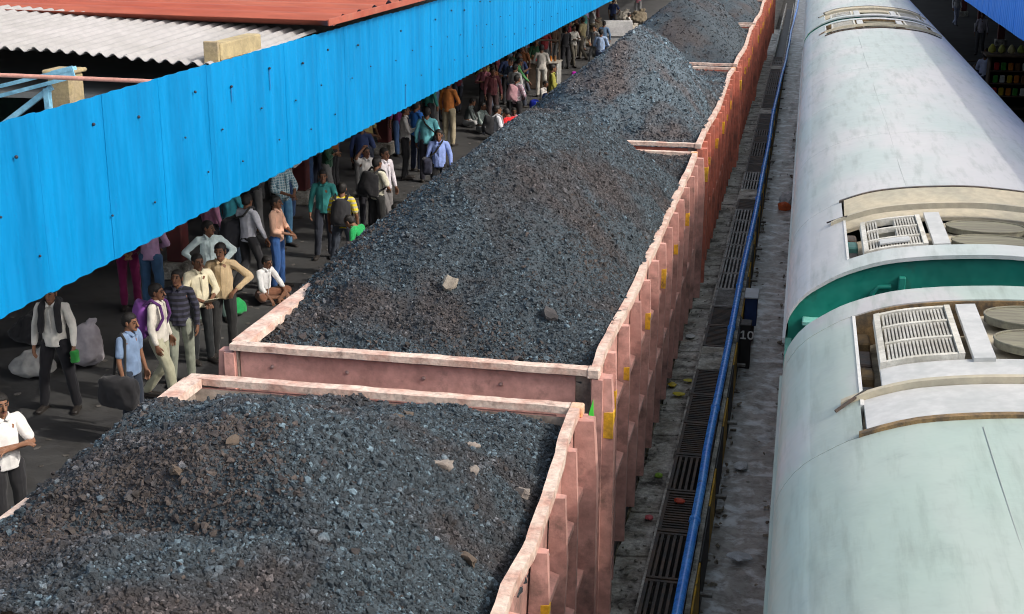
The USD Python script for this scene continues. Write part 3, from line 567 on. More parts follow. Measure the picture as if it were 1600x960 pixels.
# ------------------------------------------------------------------ passenger coaches
_hx = np.array([0, .01, .05, .14, .23, .41, .77, 1.22, 1.53]); _hz = np.array([3.65, 3.80, 3.91, 4.03, 4.10, 4.21, 4.33, 4.385, 4.40])
_X = np.concatenate([_hx, 3.06-_hx[:-1][::-1]]); _Z = np.concatenate([_hz, _hz[:-1][::-1]])
zroof = PchipInterpolator(_X, _Z)
PX = np.concatenate([np.array([0, .003, .01, .025, .05, .09, .14, .18, .23, .3, .36]), np.linspace(.43, 2.63, 26), 3.06-np.array([.36, .3, .23, .18, .14, .09, .05, .025, .01, .003, 0])])
def coach(label, y0, L, roof, style):
    t = thing('passenger_coach', label, 'train coach', (0, y0, 0))
    def rs(x0, x1, ya, yb, off=0.0, ny=2, sm=True, d=.03):
        xs = PX[(PX > x0+1e-6) & (PX < x1-1e-6)]; xs = np.concatenate([[x0], xs, [x1]])
        return shell(lambda u, v: np.stack([u, v, zroof(u)+off], -1), xs, np.linspace(ya, yb, ny), (0, 0, -d))
    def ends(m, e):                        # e = 0 near end, 1 far end: mirrored along y
        if e: m.vertices[:, 1] = L-m.vertices[:, 1]; m.invert()
        return m
    RX0, RX1, RY0, RY1, RY2 = .43, 2.63, .33, (1.92 if style == 1 else 1.72), 2.47
    # roof panels: side strips beside the wells, rims, and plain panels between with thin seams
    cuts = [RY2]+list(np.arange(RY2+3.1, L-RY2-2, 3.1))+[L-RY2]
    for a, b in zip(cuts[:-1], cuts[1:]):
        m = rs(0, 3.06, a+.003, b-.003, 0, 12); m.vertices[:, 2] += .010*(fbm(m.vertices*np.array([2.2, 1.4, 0]), 3, 6)-.5)
        obj('roof_panel', m, roof, t, smooth=35)
    wy = np.arange(RY2+.1, L-RY2-.1, .12); wx = 1.0+.004*np.sin(wy*1.3)
    obj('weld_seam', tube(np.stack([wx, wy, zroof(wx)-.0005], 1), .0018, 5, False), M_seam, t)
    for e in (0, 1):
        obj('roof_rim', ends(rs(0, 3.06, 0, RY0, .004, 3), e), roof, t, smooth=35)
        for a, b in ((0, RX0), (RX1, 3.06)): obj('roof_side_strip', ends(rs(a, b, RY0, RY2-.003, 0, 8), e), roof, t, smooth=35)
        # sunk tray with its walls and the sloping baffle
        obj('well_floor', ends(rs(RX0+.02, RX1-.02, RY0+.02, RY1, -.24, 3), e), M_tray, t, smooth=35)
        for a in (RX0, RX1-.02):
            obj('well_side', ends(shell(lambda u, v, a=a: np.stack([a+0*u, u, zroof(a+.01)-.28*(1-v)], -1), np.linspace(RY0, RY1+.1, 3), np.array([0, 1.0]), (.02, 0, 0)), e), M_whitep, t)
        obj('well_end', ends(shell(lambda u, v: np.stack([u, RY0+0*u+.001, zroof(u)-.28*(1-v)], -1), np.linspace(RX0, RX1, 20), np.array([0, .985]), (0, .018, 0)), e), M_brown, t)  # end of the well is browner than its white sides
        obj('baffle', ends(shell(lambda u, v: np.stack([u, RY1+.02+v*(RY2-RY1-.05), zroof(u)-(.02 if style == 1 else .12)*(1-v)+.012], -1), np.linspace(RX0+.02, RX1-.02, 24), np.linspace(0, 1, 4), (0, 0, -.03)), e), M_tanp if (e == 0) else M_whitep, t, smooth=35)
        obj('baffle_seam', ends(rs(RX0-.02, RX1+.02, RY2-.03, RY2+.012, .02, 2, d=.05), e), M_brown if style == 1 else M_steel, t, smooth=35)
        obj('baffle_lip', ends(rs(RX0-.10, RX1+.10, RY1-.03, RY1+.015, .03, 2, d=.05), e), M_tanp, t, smooth=35)
        # condenser grilles: frame, slats
        for (gx0, gx1) in ((.56, 1.03), (2.03, 2.50)):
            g = obj('grille', ends(cat_([rs(gx0, gx0+.035, .42, 1.42, .0, 2, d=.06), rs(gx1-.035, gx1, .42, 1.42, .0, 2, d=.06), rs(gx0+.036, gx1-.036, .42, .455, -.004, 2, d=.06), rs(gx0+.036, gx1-.036, 1.385, 1.42, -.004, 2, d=.06), rs(gx0+.041, gx1-.041, .72, .75, -.004, 2, d=.04), rs(gx0+.041, gx1-.041, 1.05, 1.08, -.004, 2, d=.04)]), e), M_gframe, t, smooth=30)
            obj('grille_back', ends(rs(gx0+.041, gx1-.041, .46, 1.38, -.10, 2, d=.02), e), M_oval, g)
            for i in range(18):
                xx = gx0+.05+i*(gx1-gx0-.10)/17.5
                for ya, yb in ((.465, .715), (.755, 1.045), (1.085, 1.375)):
                    if style == 2 and e == 0 and gx0 < 1 and i < 10 and .7 < ya < 1.2 and (i > 3): continue
                    obj('slat', ends(rs(xx, xx+.012, ya, yb, -.012, 2, d=.05), e), M_grille, g)
            if style == 2 and e == 0 and gx0 < 1: obj('bent_plate', ends(rs(gx0+.12, gx0+.34, .52, .66, .006, 2, d=.012), e), M_whitep, g)
        for a, b in ((1.07, 1.19), (1.87, 1.99)): obj('cover_plate', ends(rs(a, b, .40, 1.50, -.005, 3), e), M_whitep, t, smooth=35)
        if style == 1: obj('cover_plate', ends(rs(.56, 2.50, 1.45, 1.86, -.03, 3), e), M_whitep, t, smooth=35)
        # fan pits
        obj('fan_deck', ends(rs(1.20, 1.86, .40, 1.44, -.09, 3), e), M_tanp, t, smooth=35)
        for yc in (.64, 1.14):
            d = trimesh.creation.cylinder(1, .04, sections=40); d.vertices *= np.array([.31, .21, 1]); d.apply_translation([1.53, yc, 4.36 if style == 1 else 4.33]); fo = obj('fan_cover', ends(d, e), M_oval, t, smooth=40)
            for r in (1.0,):
                a = np.linspace(0, 2*np.pi, 33); obj('fan_ring', ends(tube(np.stack([1.53+.31*r*np.cos(a), yc+.21*r*np.sin(a), 0*a+(4.385 if style == 1 else 4.352)], 1), .007, 6, False), e), M_oval, fo, smooth=60)
        # small gear in the open slot beside the grille
        for i, (ya, yb) in enumerate(((.42, .62), (.72, 1.0), (1.1, 1.3), (1.4, 1.62))): obj('slot_gear', ends(cbox(.46, .545, ya, yb, zroof(.46)-.22, zroof(.46)-.10-.02*(i % 2), .012), e), (M_brown if style == 1 else M_lgreen) if i % 2 == 0 else M_steel, t)
        obj('lift_bracket', ends(bar([.30, RY1+.09, zroof(.30)+.02], [.46, RY1-.03, zroof(.46)+.03],   .014, .014), e), M_steel, t)
    # lower body, side walls, ends
    for s, xw in ((-1, 0.0), (1, 3.06)):
        a, b = sorted((xw-s*.006, xw+s*.02-s*.03+(.02 if s < 0 else -.02)))
        obj('side_wall', box(*sorted((xw-s*.004, xw-s*.05)), .01, L-.01, .9, 3.66), M_lgreen, t)
        obj('rain_gutter', box(*sorted((xw+s*.018, xw-s*.003)), .02, L-.02, 3.62, 3.66), roof, t)
    def endplate(e):
        xs = np.concatenate([[.02], PX[(PX > .03) & (PX < 3.03)], [3.04]])
        def f(u, v): return np.stack([u, 0*u+.03, 1.0+v*(zroof(u)-.035-1.0)], -1)
        return ends(shell(f, xs, np.linspace(0, 1, 3), (0, .03, 0)), e)
    for e in (0, 1):
        obj('end_wall', endplate(e), M_green, t)
        obj('end_pipe', ends(tube([[.62, .0, 3.6], [.62, .0, 4.06], [.66, .0, 4.11], [.75, .0, 4.12], [2.4, .0, 4.12]], .018, 8), e), M_lgreen if style == 1 else M_green, t, smooth=50)
        obj('end_hatch', ends(cbox(.86, 2.2, -.02, .028, 3.3, 4.02, .01), e), M_lgreen, t)
        obj('end_step', ends(cbox(.12, .50, -.10, .026, 3.80, 3.84, .008), e), M_lgreen, t)
        obj('pipe_clamp', ends(cbox(.80, .85, -.03, .028, 4.08, 4.2, .006), e), M_green, t)
        obj('gangway', ends(cat_([box(.95, 1.05, -.35, -.025, 1.2, 3.2), box(2.01, 2.11, -.35, -.025, 1.2, 3.2), box(.95, 2.11, -.35, -.025, 3.201, 3.3)]), e), M_black, t)
    obj('underbody', box(.2, 2.86, .1, L-.1, .45, .895), M_steel, t)
    for yy in (2.2, 4.9, L-4.9, L-2.2):
        for s in (-.86, .86):
            w = trimesh.creation.cylinder(.44, .12, sections=24); w.apply_transform(trimesh.transformations.rotation_matrix(math.pi/2, [0, 1, 0])); w.apply_translation([1.53+s, yy, .44]); obj('wheel', w, M_steel, t, smooth=40)
    return t
CL = 21.6
coach('nearest pale mint coach roof with white cover plates, running out of the bottom edge', 9.30-CL, CL, M_roof1, 1)
c2 = coach('white roofed coach with green end wall, second from the camera', 10.14, 20.75, M_roof2, 2)
dup(c2, 'passenger_coach', 'third coach beyond the far roof louvres at the top edge', 'train coach', (0.0, 31.55, 0))
dup(c2, 'passenger_coach', 'fourth coach, hidden in the distance past the top edge', 'train coach', (0.1, 52.9, 0))

# ------------------------------------------------------------------ left canopy with blue fascia
FX, FB, FT = -5.5, 3.99, 5.36
can = thing('platform_canopy', 'long platform canopy with bright blue ribbed fascia over the crowd', 'canopy')
def prof(y, pitch, r):                     # trapezoid rib profile
    q = (y/pitch) % 1; return r*np.clip(np.minimum(q/.10, (.36-q)/.10), 0, 1)
def fascia(t, x, sgn, zb, zt, y0, y1, mt, w=1.02):
    y = y0; k = 0
    while y < y1:
        ph = random.random()*.02; tilt = .003*(random.random()-.5)
        ys = np.linspace(0, w, 4*12+1)
        m = shell(lambda u, v: np.stack([x+sgn*(.011*np.sin(2*np.pi*u/.255)+.011+tilt*u)+sgn*.0012*(k % 2), y+u, v+.004*np.sin(k*2.1)], -1), ys, np.linspace(zb, zt, 2), (-sgn*.004, 0, 0))
        obj('fascia_sheet', m, mt, t, smooth=40)
        y += w-.012; k += 1
fascia(can, FX, 1, FB, FT, 1.0, 76, M_blue)
for k in range(50):                        # bolts in rows, with a streak below some
    yy = 6.9+k*.96+.1*math.sin(k*2.7)
    for zz, dy in ((FT-.24, 0), (FT-.62, -.27), (FT-1.02, .18)):
        if random.random() < .12: continue
        c = np.array([FX+.030, yy+dy, zz+.03*math.sin(k*3.1+zz)])
        r = trimesh.creation.icosphere(1, .014 if dy == 0 else .010); r.apply_translation(c); obj('bolt', r, M_bolt, can)
        if random.random() < .10: obj('rust_streak', box(FX+.0265, FX+.0285, c[1]-.005, c[1]+.005, c[2]-.12-.2*random.random(), c[2]-.012), M_streak, can)
def corrug(name, x0, x1, y0, y1, zf, along, pitch, amp, mt, parent, th=.007):
    """corrugated sheet; ridges run along the axis named"""
    n = max(3, int(((x1-x0) if along == 'y' else (y1-y0))/pitch*8))
    if along == 'y':
        m = shell(lambda u, v: np.stack([u, v, zf(u, v)+amp*np.sin(2*np.pi*u/pitch)], -1), np.linspace(x0, x1, n), np.linspace(y0, y1, 3), (0, 0, -th))
    else:
        m = shell(lambda u, v: np.stack([u, v, zf(u, v)+amp*np.sin(2*np.pi*v/pitch)], -1), np.linspace(x0, x1, 3), np.linspace(y0, y1, n), (0, 0, -th))
    return obj(name, m, mt, parent, smooth=50)
roofw = thing('corrugated_roof', 'white corrugated roof with wavy near edge behind the blue fascia', 'roof')
zw = lambda u, v: 5.28-.052*(u+5.9)+.035*(v-12.8)
for i in range(10):
    x1 = -5.62-i*1.05; corrug('roof_sheet', x1-1.09, x1, 12.8+.03*math.sin(i*2), 15.5, lambda u, v, i=i: zw(u, v)+.006*(i % 2), 'y', .146, .021, M_white_roof, roofw)
roofr = thing('red_roof', 'red ribbed metal roof above the white corrugated roof', 'roof')
zr_ = lambda u, v: 5.505+.012*(v-15.2)-.012*(u+6)
for i in range(7):
    y0 = 15.15+i*1.86; corrug('red_sheet', -19, -5.34, y0, y0+1.92, lambda u, v, i=i: zr_(u, v)+.008*(i % 2), 'x', .62, .055, M_red, roofr, .006)
obj('verge_trim', cbox(-5.345, -5.325, 15.13, 28.2, 5.455, 5.535, .004), M_red, roofr)
obj('ridge_support', box(-16.8, -5.9, 16.2, 16.3, 4.95, 5.1), M_under, roofr)
# canopy roof deck over the platform (seen only from below), beams and columns
for k in range(21):
    y0 = -6 if k == 0 else 12.9+(k-1)*6.5; y1 = 12.7 if k == 0 else y0+6.45
    obj('roof_deck', box(-9.4 if k == 0 else -17, -5.53, y0, y1, 4.24 if k == 0 else 4.86, 4.30 if k == 0 else 4.92), M_under, can)
    if k: obj('cross_beam', box(-17, -5.55, y0+3, y0+3.14, 4.55, 4.855), M_maroon, can)
obj('edge_beam', box(-5.72, -5.58, 0, 90, 4.05, 4.20), M_maroon, can)
for k in range(9):
    yy = 21.3+6.1*k
    col = thing('platform_column', ('maroon platform column behind the crowd, ' + ('nearest', 'second', 'third', 'fourth', 'fifth', 'sixth', 'seventh', 'eighth', 'ninth')[k] + ' of the row'), 'column', (-10.4, yy, PZ))
    obj('shaft', cbox(-.15, .15, -.15, .15, .3, 4.3, .02), M_maroon, col); obj('plinth', cbox(-.24, .24, -.24, .24, 0, .299, .02), M_concrete, col)
bld = thing('station_building', 'dark old station wall at the back of the left platform', 'building')
obj('wall', box(-17.4, -17.05, 2, 150, 0, 5.6), M_darkwall, bld)
for k in range(9):
    y = 16+k*7; obj('doorway', box(-17.05, -17.02, y, y+1.6, PZ, 3.0), M_dark, bld)
    obj('notice_board', cbox(-17.045, -17.0, y+3, y+4.6, 1.5, 2.6, .01), mat('notice_board_green', (.06, .16, .12), .7), bld)
# truss and blocks behind the fascia
tr = thing('roof_truss', 'pale blue steel truss ends poking up behind the blue fascia at left', 'truss')
for a, b in (((-9.2, 11.5, 4.72), (-6.52, 11.5, 5.37)), ((-9.2, 11.5, 4.60), (-6.56, 11.5, 5.285))): obj('chord', bar(a, b, .10, .035), M_bluebar, tr)
obj('gusset', bar((-6.72, 11.46, 5.29), (-6.50, 11.46, 5.345), .012, .11), M_bluebar, tr)
obj('strut', bar((-7.45, 11.5, 4.72), (-6.76, 11.5, 5.19), .04, .05), M_bluebar, tr)
obj('strut', bar((-6.81, 11.5, 4.45), (-6.81, 11.5, 5.18), .05, .06, up=(0, 1, 0)), M_bluebar, tr)
stub = thing('concrete_stub', 'stained tan concrete column stub beneath the blue truss end', 'column stub', (-6.86, 11.9, 4.24))
obj('stub_body', cbox(-.11, .13, -.12, .14, 0, 1.03, .02), M_tan, stub); obj('stub_cap', cbox(-.14, .16, -.15, .17, 1.032, 1.07, .012), M_tan, stub)
bm = thing('timber_beam', 'tan beam end lying on the white roof above the blue fascia', 'beam', (-5.80, 12.95, 5.22))
obj('beam_end', cbox(-.08, .08, -.04, .0, 0, .27, .008), M_tan, bm); obj('beam', cbox(-.07, .10, .003, 1.05, .07, .25, .015), mat('pale_tan', (.36, .285, .15), .8, .3, 5), bm)
obj('beam_foot', cbox(-.06, .06, .3, .6, -.05, .068, .01), M_tan, bm)
pk = thing('overhead_pipe', 'thin pinkish pipe crossing in front of the white roof', 'pipe')
obj('pipe_rod', tube([[-9.5, 11.3, 5.30], [-7.27, 11.3, 5.315], [-5.6, 11.3, 5.30]], .02, 8), M_pinkpipe, pk, smooth=60); obj('pipe_clip', box(-5.66, -5.60, 11.27, 11.33, 5.2, 5.29), M_steel, pk)

# ------------------------------------------------------------------ right canopy
RXf, RB, RT = 3.95, 4.37, 5.95
canr = thing('platform_canopy', 'blue canopy edge over the right platform at the top corner', 'canopy')
fascia(canr, RXf, -1, RB, RT, 1, 66, M_blue2)
obj('roof_deck', box(RXf+.03, 14, -6, 150, RT-.25, RT-.19), M_under, canr)
obj('edge_beam', box(RXf+.05, RXf+.2, 0, 88, RB+.1, RB+.25), M_maroon, canr)
obj('back_wall', box(13.6, 14, -6, 150, -.4, RT-.26), M_darkwall, canr)
for k in range(7):
    yy = 33+8*k; col = thing('platform_column', 'dark column on the right platform, ' + ('nearest', 'second', 'third', 'fourth', 'fifth', 'sixth', 'farthest')[k], 'column', (8.6, yy, PZ))
    obj('shaft', cbox(-.15, .15, -.15, .15, .3, RT-.25-PZ, .02), M_maroon, col); obj('plinth', cbox(-.24, .24, -.24, .24, 0, .299, .02), M_concrete, col)

# ------------------------------------------------------------------ people
ICO = trimesh.creation.icosphere(1).vertices
def ell(c, r, rot=None):
    v = ICO*np.array(r if np.ndim(r) else (r,)*3)
    if rot is not None: v = v@rot.T
    return v+np.array(c, float)
def hull(*a): return Manifold.hull_points(np.vstack(a))
def limb(*jr):
    """chain of (point, radius): tapered segments hulled joint to joint"""
    return [hull(ell(jr[i][0], jr[i][1]), ell(jr[i+1][0], jr[i+1][1])) for i in range(len(jr)-1)]
def union(ms): return Manifold.batch_boolean(ms, m3.OpType.Add)
def finish(ms, edge, folds=0.0, seed=0, it=6):
    M = union(ms) if len(ms) > 1 else ms[0]
    t = mf(M.refine_to_length(edge)); t.merge_vertices()
    trimesh.smoothing.filter_taubin(t, lamb=.5, nu=.52, iterations=it)
    if folds:
        n = t.vertex_normals; p = t.vertices*np.array([12, 12, 8])+seed*3.1
        t.vertices = t.vertices+n*(folds*2*(fbm(p, 3, seed)-.5))[:, None]
    return t
def rotz(a): c, s = math.cos(a), math.sin(a); return np.array([[c, -s, 0], [s, c, 0], [0, 0, 1.0]])
def rotx(a): c, s = math.cos(a), math.sin(a); return np.array([[1, 0, 0], [0, c, -s], [0, s, c]])
ARMS = {'down': ((.245, .00, 1.13), (.255, .07, .89)), 'hip': ((.40, -.10, 1.16), (.20, .10, 1.02)), 'cross': ((.27, .08, 1.12), (-.07, .22, 1.17)), 'front': ((.26, .06, 1.12), (.05, .27, 1.02)),
        'behind': ((.26, -.12, 1.14), (.05, -.19, 1.0)), 'raise': ((.33, .16, 1.50), (.13, .10, 1.66)), 'read': ((.25, .09, 1.13), (.09, .32, 1.20)), 'bag': ((.26, .03, 1.13), (.27, .15, .92)),
        'knee': ((.27, .17, 1.15), (.24, .38, 1.0)), 'chest': ((.25, .07, 1.13), (.10, .20, 1.30)), 'reach': ((.24, .20, 1.22), (.20, .42, 1.10))}
def person(name_label, pos, face, h=1.62, arms=('down', 'down'), legs='stand', lean=0, head=(0, 0), shirt=(.7, .7, .7), trousers=(.03, .03, .035), sleeve='long', skin=0, pat=None, pat2=(.8, .8, .8),
           group=None, cap=None, detail=1, bare=False, seed=None):
    """pos: ground point; face: heading in degrees, 0 towards the tracks, -90 towards the camera. A body is one mesh; clothes and hair are its children."""
    global _pn; _pn += 1; sd = _pn if seed is None else seed; rg = random.Random(sd)
    k = h/1.70; E = .034 if detail else .05
    t = thing('person', name_label, 'person', pos, face-90, group)
    drop, back = {'sit': (.80, 0), 'squat': (.62, -.12)}.get(legs, (0, 0))
    Lm = rotx(-lean)
    hipc = np.array([0, back, .93-drop])
    def up(p): return hipc+Lm@(np.array(p, float)-np.array([0, 0, .93]))
    # legs
    if legs == 'sit': kn, an = [((s*.36, .30, .16), (-s*.10, .42-.06*s, .08)) for s in (1, -1)], None
    elif legs == 'squat': kn = [((s*.17, .26, .56), (s*.13, .06, .09)) for s in (1, -1)]
    elif legs == 'stride': kn = [((.10, .16, .52), (.10, .20, .09)), ((-.10, .02, .50), (-.11, -.26, .12))]
    elif legs == 'wide': kn = [((.17, .03, .50), (.22, 0, .09)), ((-.16, .02, .50), (-.20, -.02, .09))]
    elif legs == 'contra': kn = [((.11, .09, .50), (.15, .06, .09)), ((-.11, -.01, .50), (-.10, -.04, .09))]
    else: kn = [((s*.11, .02, .50), (s*.115, -.01+.03*s*(sd % 3-1), .09)) for s in (1, -1)]
    hips = [np.array([s*.095, back, .90-drop]) for s in (1, -1)]
    sh = [up((s*.168, -.005, 1.385)) for s in (1, -1)]
    el, wr = [], []
    for s, a in zip((1, -1), arms):
        e, w = ARMS[a]; el.append(up((s*e[0], e[1], e[2]))); wr.append(up((s*w[0], w[1]+(.03 if a == 'cross' and s < 0 else 0), w[2])))
    # head frame
    hc = up((0, .025, 1.575)); HR = rotz(math.radians(head[0]))@Lm@rotx(-math.radians(head[1]))
    def hp(p): return hc+HR@np.array(p, float)
    def hell(c, r): return hc+(ell(c, r)@HR.T)
    body = [hull(hell((0, -.012, .035), (.076, .095, .085)), hell((0, .030, -.055), (.050, .058, .05))), hull(hell((0, .070, -.088), (.026, .022, .02)), hell((0, .02, -.05), (.05, .055, .04))),
            hull(hell((0, .098, .0), (.008, .008, .01)), hell((0, .112, -.030), (.016, .014, .012)), hell((0, .085, .02), (.01, .01, .01))),
            hull(ell(up((0, -.01, 1.42)), (.062, .06, .04)), hell((0, -.015, -.055), (.052, .055, .03)))]
    for s in (1, -1): body.append(hull(hell((s*.079, -.005, .0), (.010, .022, .033)), hell((s*.075, .0, -.02), (.008, .014, .014))))
    body += [hull(ell(up((0, 0, 1.33)), (.15, .09, .09)), ell(up((0, 0, 1.08)), (.115, .085, .08)), ell(up((0, .0, .96)), (.125, .09, .07)))]
    for i, s in enumerate((1, -1)):
        body += limb((up((s*.08, -.01, 1.375)), .042), (sh[i], .042), (el[i], .034), (wr[i], .026))
        body += limb((hips[i], .075), (np.array(kn[i][0]), .050), (np.array(kn[i][1]), .034))
        a = np.array(kn[i][1]); fy = .16 if legs != 'sit' else .08
        body += [hull(ell(a+[0, -.03, -.035], (.034, .04, .03)), ell(a+[s*.02, fy, -.055], (.038, .05, .02)))]
        # hand: palm, four fingers of unequal length, thumb from the side of the palm
        d = wr[i]-el[i]; d /= np.linalg.norm(d); side = np.cross(d, [0, 0, 1.0]); 
        if np.linalg.norm(side) < .35: side = np.array([0, 1.0, 0])-d*d[1]
        else: side = side*s*-1
        side /= np.linalg.norm(side); nrm = np.cross(d, side)*(-s); pc = wr[i]
        body.append(hull(ell(pc, .024), ell(pc+d*.05+side*.026, .014), ell(pc+d*.082+side*.030, .012), ell(pc+d*.085-side*.030, .012), ell(pc+d*.05-side*.026, .014)))
        for j, (o, ln) in enumerate(((.031, .066), (.010, .076), (-.012, .070), (-.032, .054))):
            b0 = pc+d*.08+side*o; b1 = b0+d*ln*.55+nrm*.012; b2 = b1+d*ln*.40+nrm*.026
            body += limb((b0, .0105), (b1, .0095), (b2, .008))
        th = pc+d*.025+side*.024; body += limb((th, .014), (th+d*.032+side*.026+nrm*.01, .011), (th+d*.062+side*.032+nrm*.022, .009))
    sk = M_skin[skin]
    bm_ = finish(body, .03, it=3); bm_.vertices *= k; obj('body', bm_, sk, t, smooth=True)
    # face
    if detail:
        for s in (1, -1):
            e = mf(hull(hell((s*.031, .080, .012), (.015, .010, .008)))); e.vertices *= k; obj('eye', e, M_eye, t)
            b = mf(hull(hell((s*.018, .088, .034), (.006, .006, .005)), hell((s*.046, .074, .036), (.006, .006, .004)))); b.vertices *= k; obj('eyebrow', b, M_hair, t)
        mo = mf(hull(hell((.019, .084, -.062), (.006, .006, .006)), hell((-.019, .084, -.062), (.006, .006, .006)), hell((0, .094, -.062), (.008, .006, .007)))); mo.vertices *= k; obj('mouth', mo, M_lip, t)
        if rg.random() < .45 and not bare:
            mu = mf(hull(hell((.024, .083, -.046), (.007, .006, .005)), hell((-.024, .083, -.046), (.007, .006, .005)), hell((0, .097, -.043), (.008, .006, .006)))); mu.vertices *= k; obj('moustache', mu, M_hair, t)
    # hair
    H = hull(hell((0, -.018, .048), (.088, .104, .088)), hell((0, -.055, -.02), (.072, .06, .05)))
    cutb = Manifold.hull_points(np.array([hp(q) for q in [(x, y, z) for x in (-.2, .2) for (y, z) in ((.052, .062), (.3, .10), (.3, -.3), (.035, -.3), (.028, -.02))]]))
    Hm = finish([H-cutb], .03, .010, sd, 3); Hm.vertices *= k; obj('hair', Hm, M_hair, t, smooth=True)
    if cap is not None:
        c = mf(union([hull(hell((0, -.015, .075), (.098, .112, .055)), hell((0, -.02, .06), (.1, .115, .02))), hull(hell((0, .09, .066), (.07, .06, .008)))])); c.vertices *= k; obj('cap', c, cloth(cap), t, smooth=40)
    # shirt
    S = [hull(ell(up((0, -.005, 1.345)), (.150, .098, .085)), ell(up((0, .0, 1.20)), (.160, .112, .06)), ell(up((0, .012, 1.06)), (.150, .118, .05))),
         hull(ell(up((0, .01, 1.08)), (.150, .118, .05)), ell(up((0, .005, .90)), (.165, .125, .03))),
         hull(ell(sh[0]+[0, 0, -.002], .058), ell(sh[1]+[0, 0, -.002], .058), ell(up((0, -.01, 1.425)), (.07, .06, .04)))]
    for i in (0, 1):
        cuff = wr[i]-.03*(wr[i]-el[i])/np.linalg.norm(wr[i]-el[i])
        mid = sh[i]+.72*(el[i]-sh[i])
        S += limb((sh[i], .062), (el[i], .050), (cuff, .038)) if sleeve == 'long' else limb((sh[i], .063), (mid, .062)) if sleeve == 'short' else limb((sh[i], .062), (el[i], .053), (el[i]+.35*(wr[i]-el[i]), .048))
    if legs in ('sit', 'squat'): S = S[:1]+S[2:]
    col = cloth(shirt, pat, pat2)
    sm_ = finish(S, E, .017, sd, 5); sm_.vertices *= k; obj('shirt', sm_, col, t, smooth=True)
    cl = []
    for s in (1, -1):
        q = np.array([up((s*.012, .088, 1.425)), up((s*.06, .06, 1.472)), up((s*.078, .0, 1.475)), up((s*.045, .095, 1.412)), up((s*.08, .03, 1.455))])
        cl.append(hull(*[ell(x, .006) for x in q]))
    c = mf(union(cl)); c.vertices *= k; obj('collar', c, col, t, smooth=40)
    if pat != 'hstripe' and detail and sleeve != 'short':
        pk_ = mf(hull(*[ell(up((x, .125, z)), (.005, .004, .005)) for x in (-.004, .004) for z in (.96, 1.38)])); pk_.vertices *= k; obj('button_placket', pk_, cloth(tuple(np.array(shirt)*.8)), t)
    # trousers
    T = [hull(ell(hips[0]+[0, 0, .02], (.085, .11, .06)), ell(hips[1]+[0, 0, .02], (.085, .11, .06)), ell(hipc+[0, 0, .06], (.145, .105, .04)))]
    for i in (0, 1):
        kk, aa = np.array(kn[i][0]), np.array(kn[i][1]); hem = aa+[0, -.005, .01] if legs != 'sit' else kk+.45*(aa-kk)
        if bare: T += limb((hips[i], .10), (kk, .085))
        else: T += limb((hips[i], .098), (kk, .074), (hem, .064))
    tm = finish(T, E+.005, .014, sd+50, 5); tm.vertices *= k; obj('trousers', tm, cloth(trousers), t, smooth=True)
    if legs != 'sit' and detail:
        bl = mf(hull(ell(hipc+[0, .005, .035], (.152, .114, .016)))); bl.vertices *= k; obj('belt', bl, M_shoe, t, smooth=40)
    if not bare:
        for i, s in enumerate((1, -1)):
            a = np.array(kn[i][1]); fy = .17 if legs != 'sit' else .10
            f_ = mf(union([hull(ell(a+[0, -.035, -.045], (.042, .045, .040)), ell(a+[s*.02, fy, -.058], (.046, .05, .028))), hull(ell(a+[0, -.04, -.078], (.044, .05, .012)), ell(a+[s*.02, fy, -.078], (.048, .055, .012)))])); f_.vertices *= k; obj('shoe', f_, M_shoe, t, smooth=40)
    return t, up, k
_pn = 0
def attach(P, name, label, cat, face_of, parts, mats):
    """something worn or carried: a thing of its own, built in the frame of the person who carries it"""
    t, up, k = P
    loc = t.GetAttribute('xformOp:translate').Get(); r = t.GetAttribute('xformOp:rotateZ').Get() if t.GetAttribute('xformOp:rotateZ') else 0
    a = thing(name, label, cat, tuple(loc), r or 0)
    for (n, m), mt in zip(parts, mats): m.vertices = m.vertices*k; obj(n, m, mt, a, smooth=40)
    return a
def backpack(P, label, color, dark=(.03, .03, .03), big=1.0):
    up = P[1]; c = cloth(color); d = cloth(dark)
    b = finish([hull(*[ell(up((x*.12*big, y, z)), .06) for x in (-1, 1) for y, z in ((-.17, 1.0), (-.15, 1.34), (-.17-.11*big, 1.05))], ell(up((0, -.17-.06*big, 1.40)), (.10*big, .07, .07)), ell(up((0, -.19-.12*big, 1.12)), (.14*big, .07, .13)))], .04, .025, 3, 5)
    pkt = mf(hull(*[ell(up((x*.10*big, y, z)), .025) for x in (-1, 1) for y, z in ((-.2-.13*big, 1.0), (-.2-.12*big, 1.17))]))
    st = []
    for s in (1, -1):
        pts = [up((s*.10, -.13, 1.42)), up((s*.115, -.02, 1.49)), up((s*.12, .10, 1.42)), up((s*.13, .135, 1.25)), up((s*.165, .06, 1.10)), up((s*.14, -.13, 1.05))]
        st.append(('strap', mf(union([hull(ell(pts[i], .020), ell(pts[i+1], .020)) for i in range(5)]))))
    return attach(P, 'backpack', label, 'backpack', 0, [('bag_body', b), ('front_pocket', pkt)]+st, [c, d, d, d])
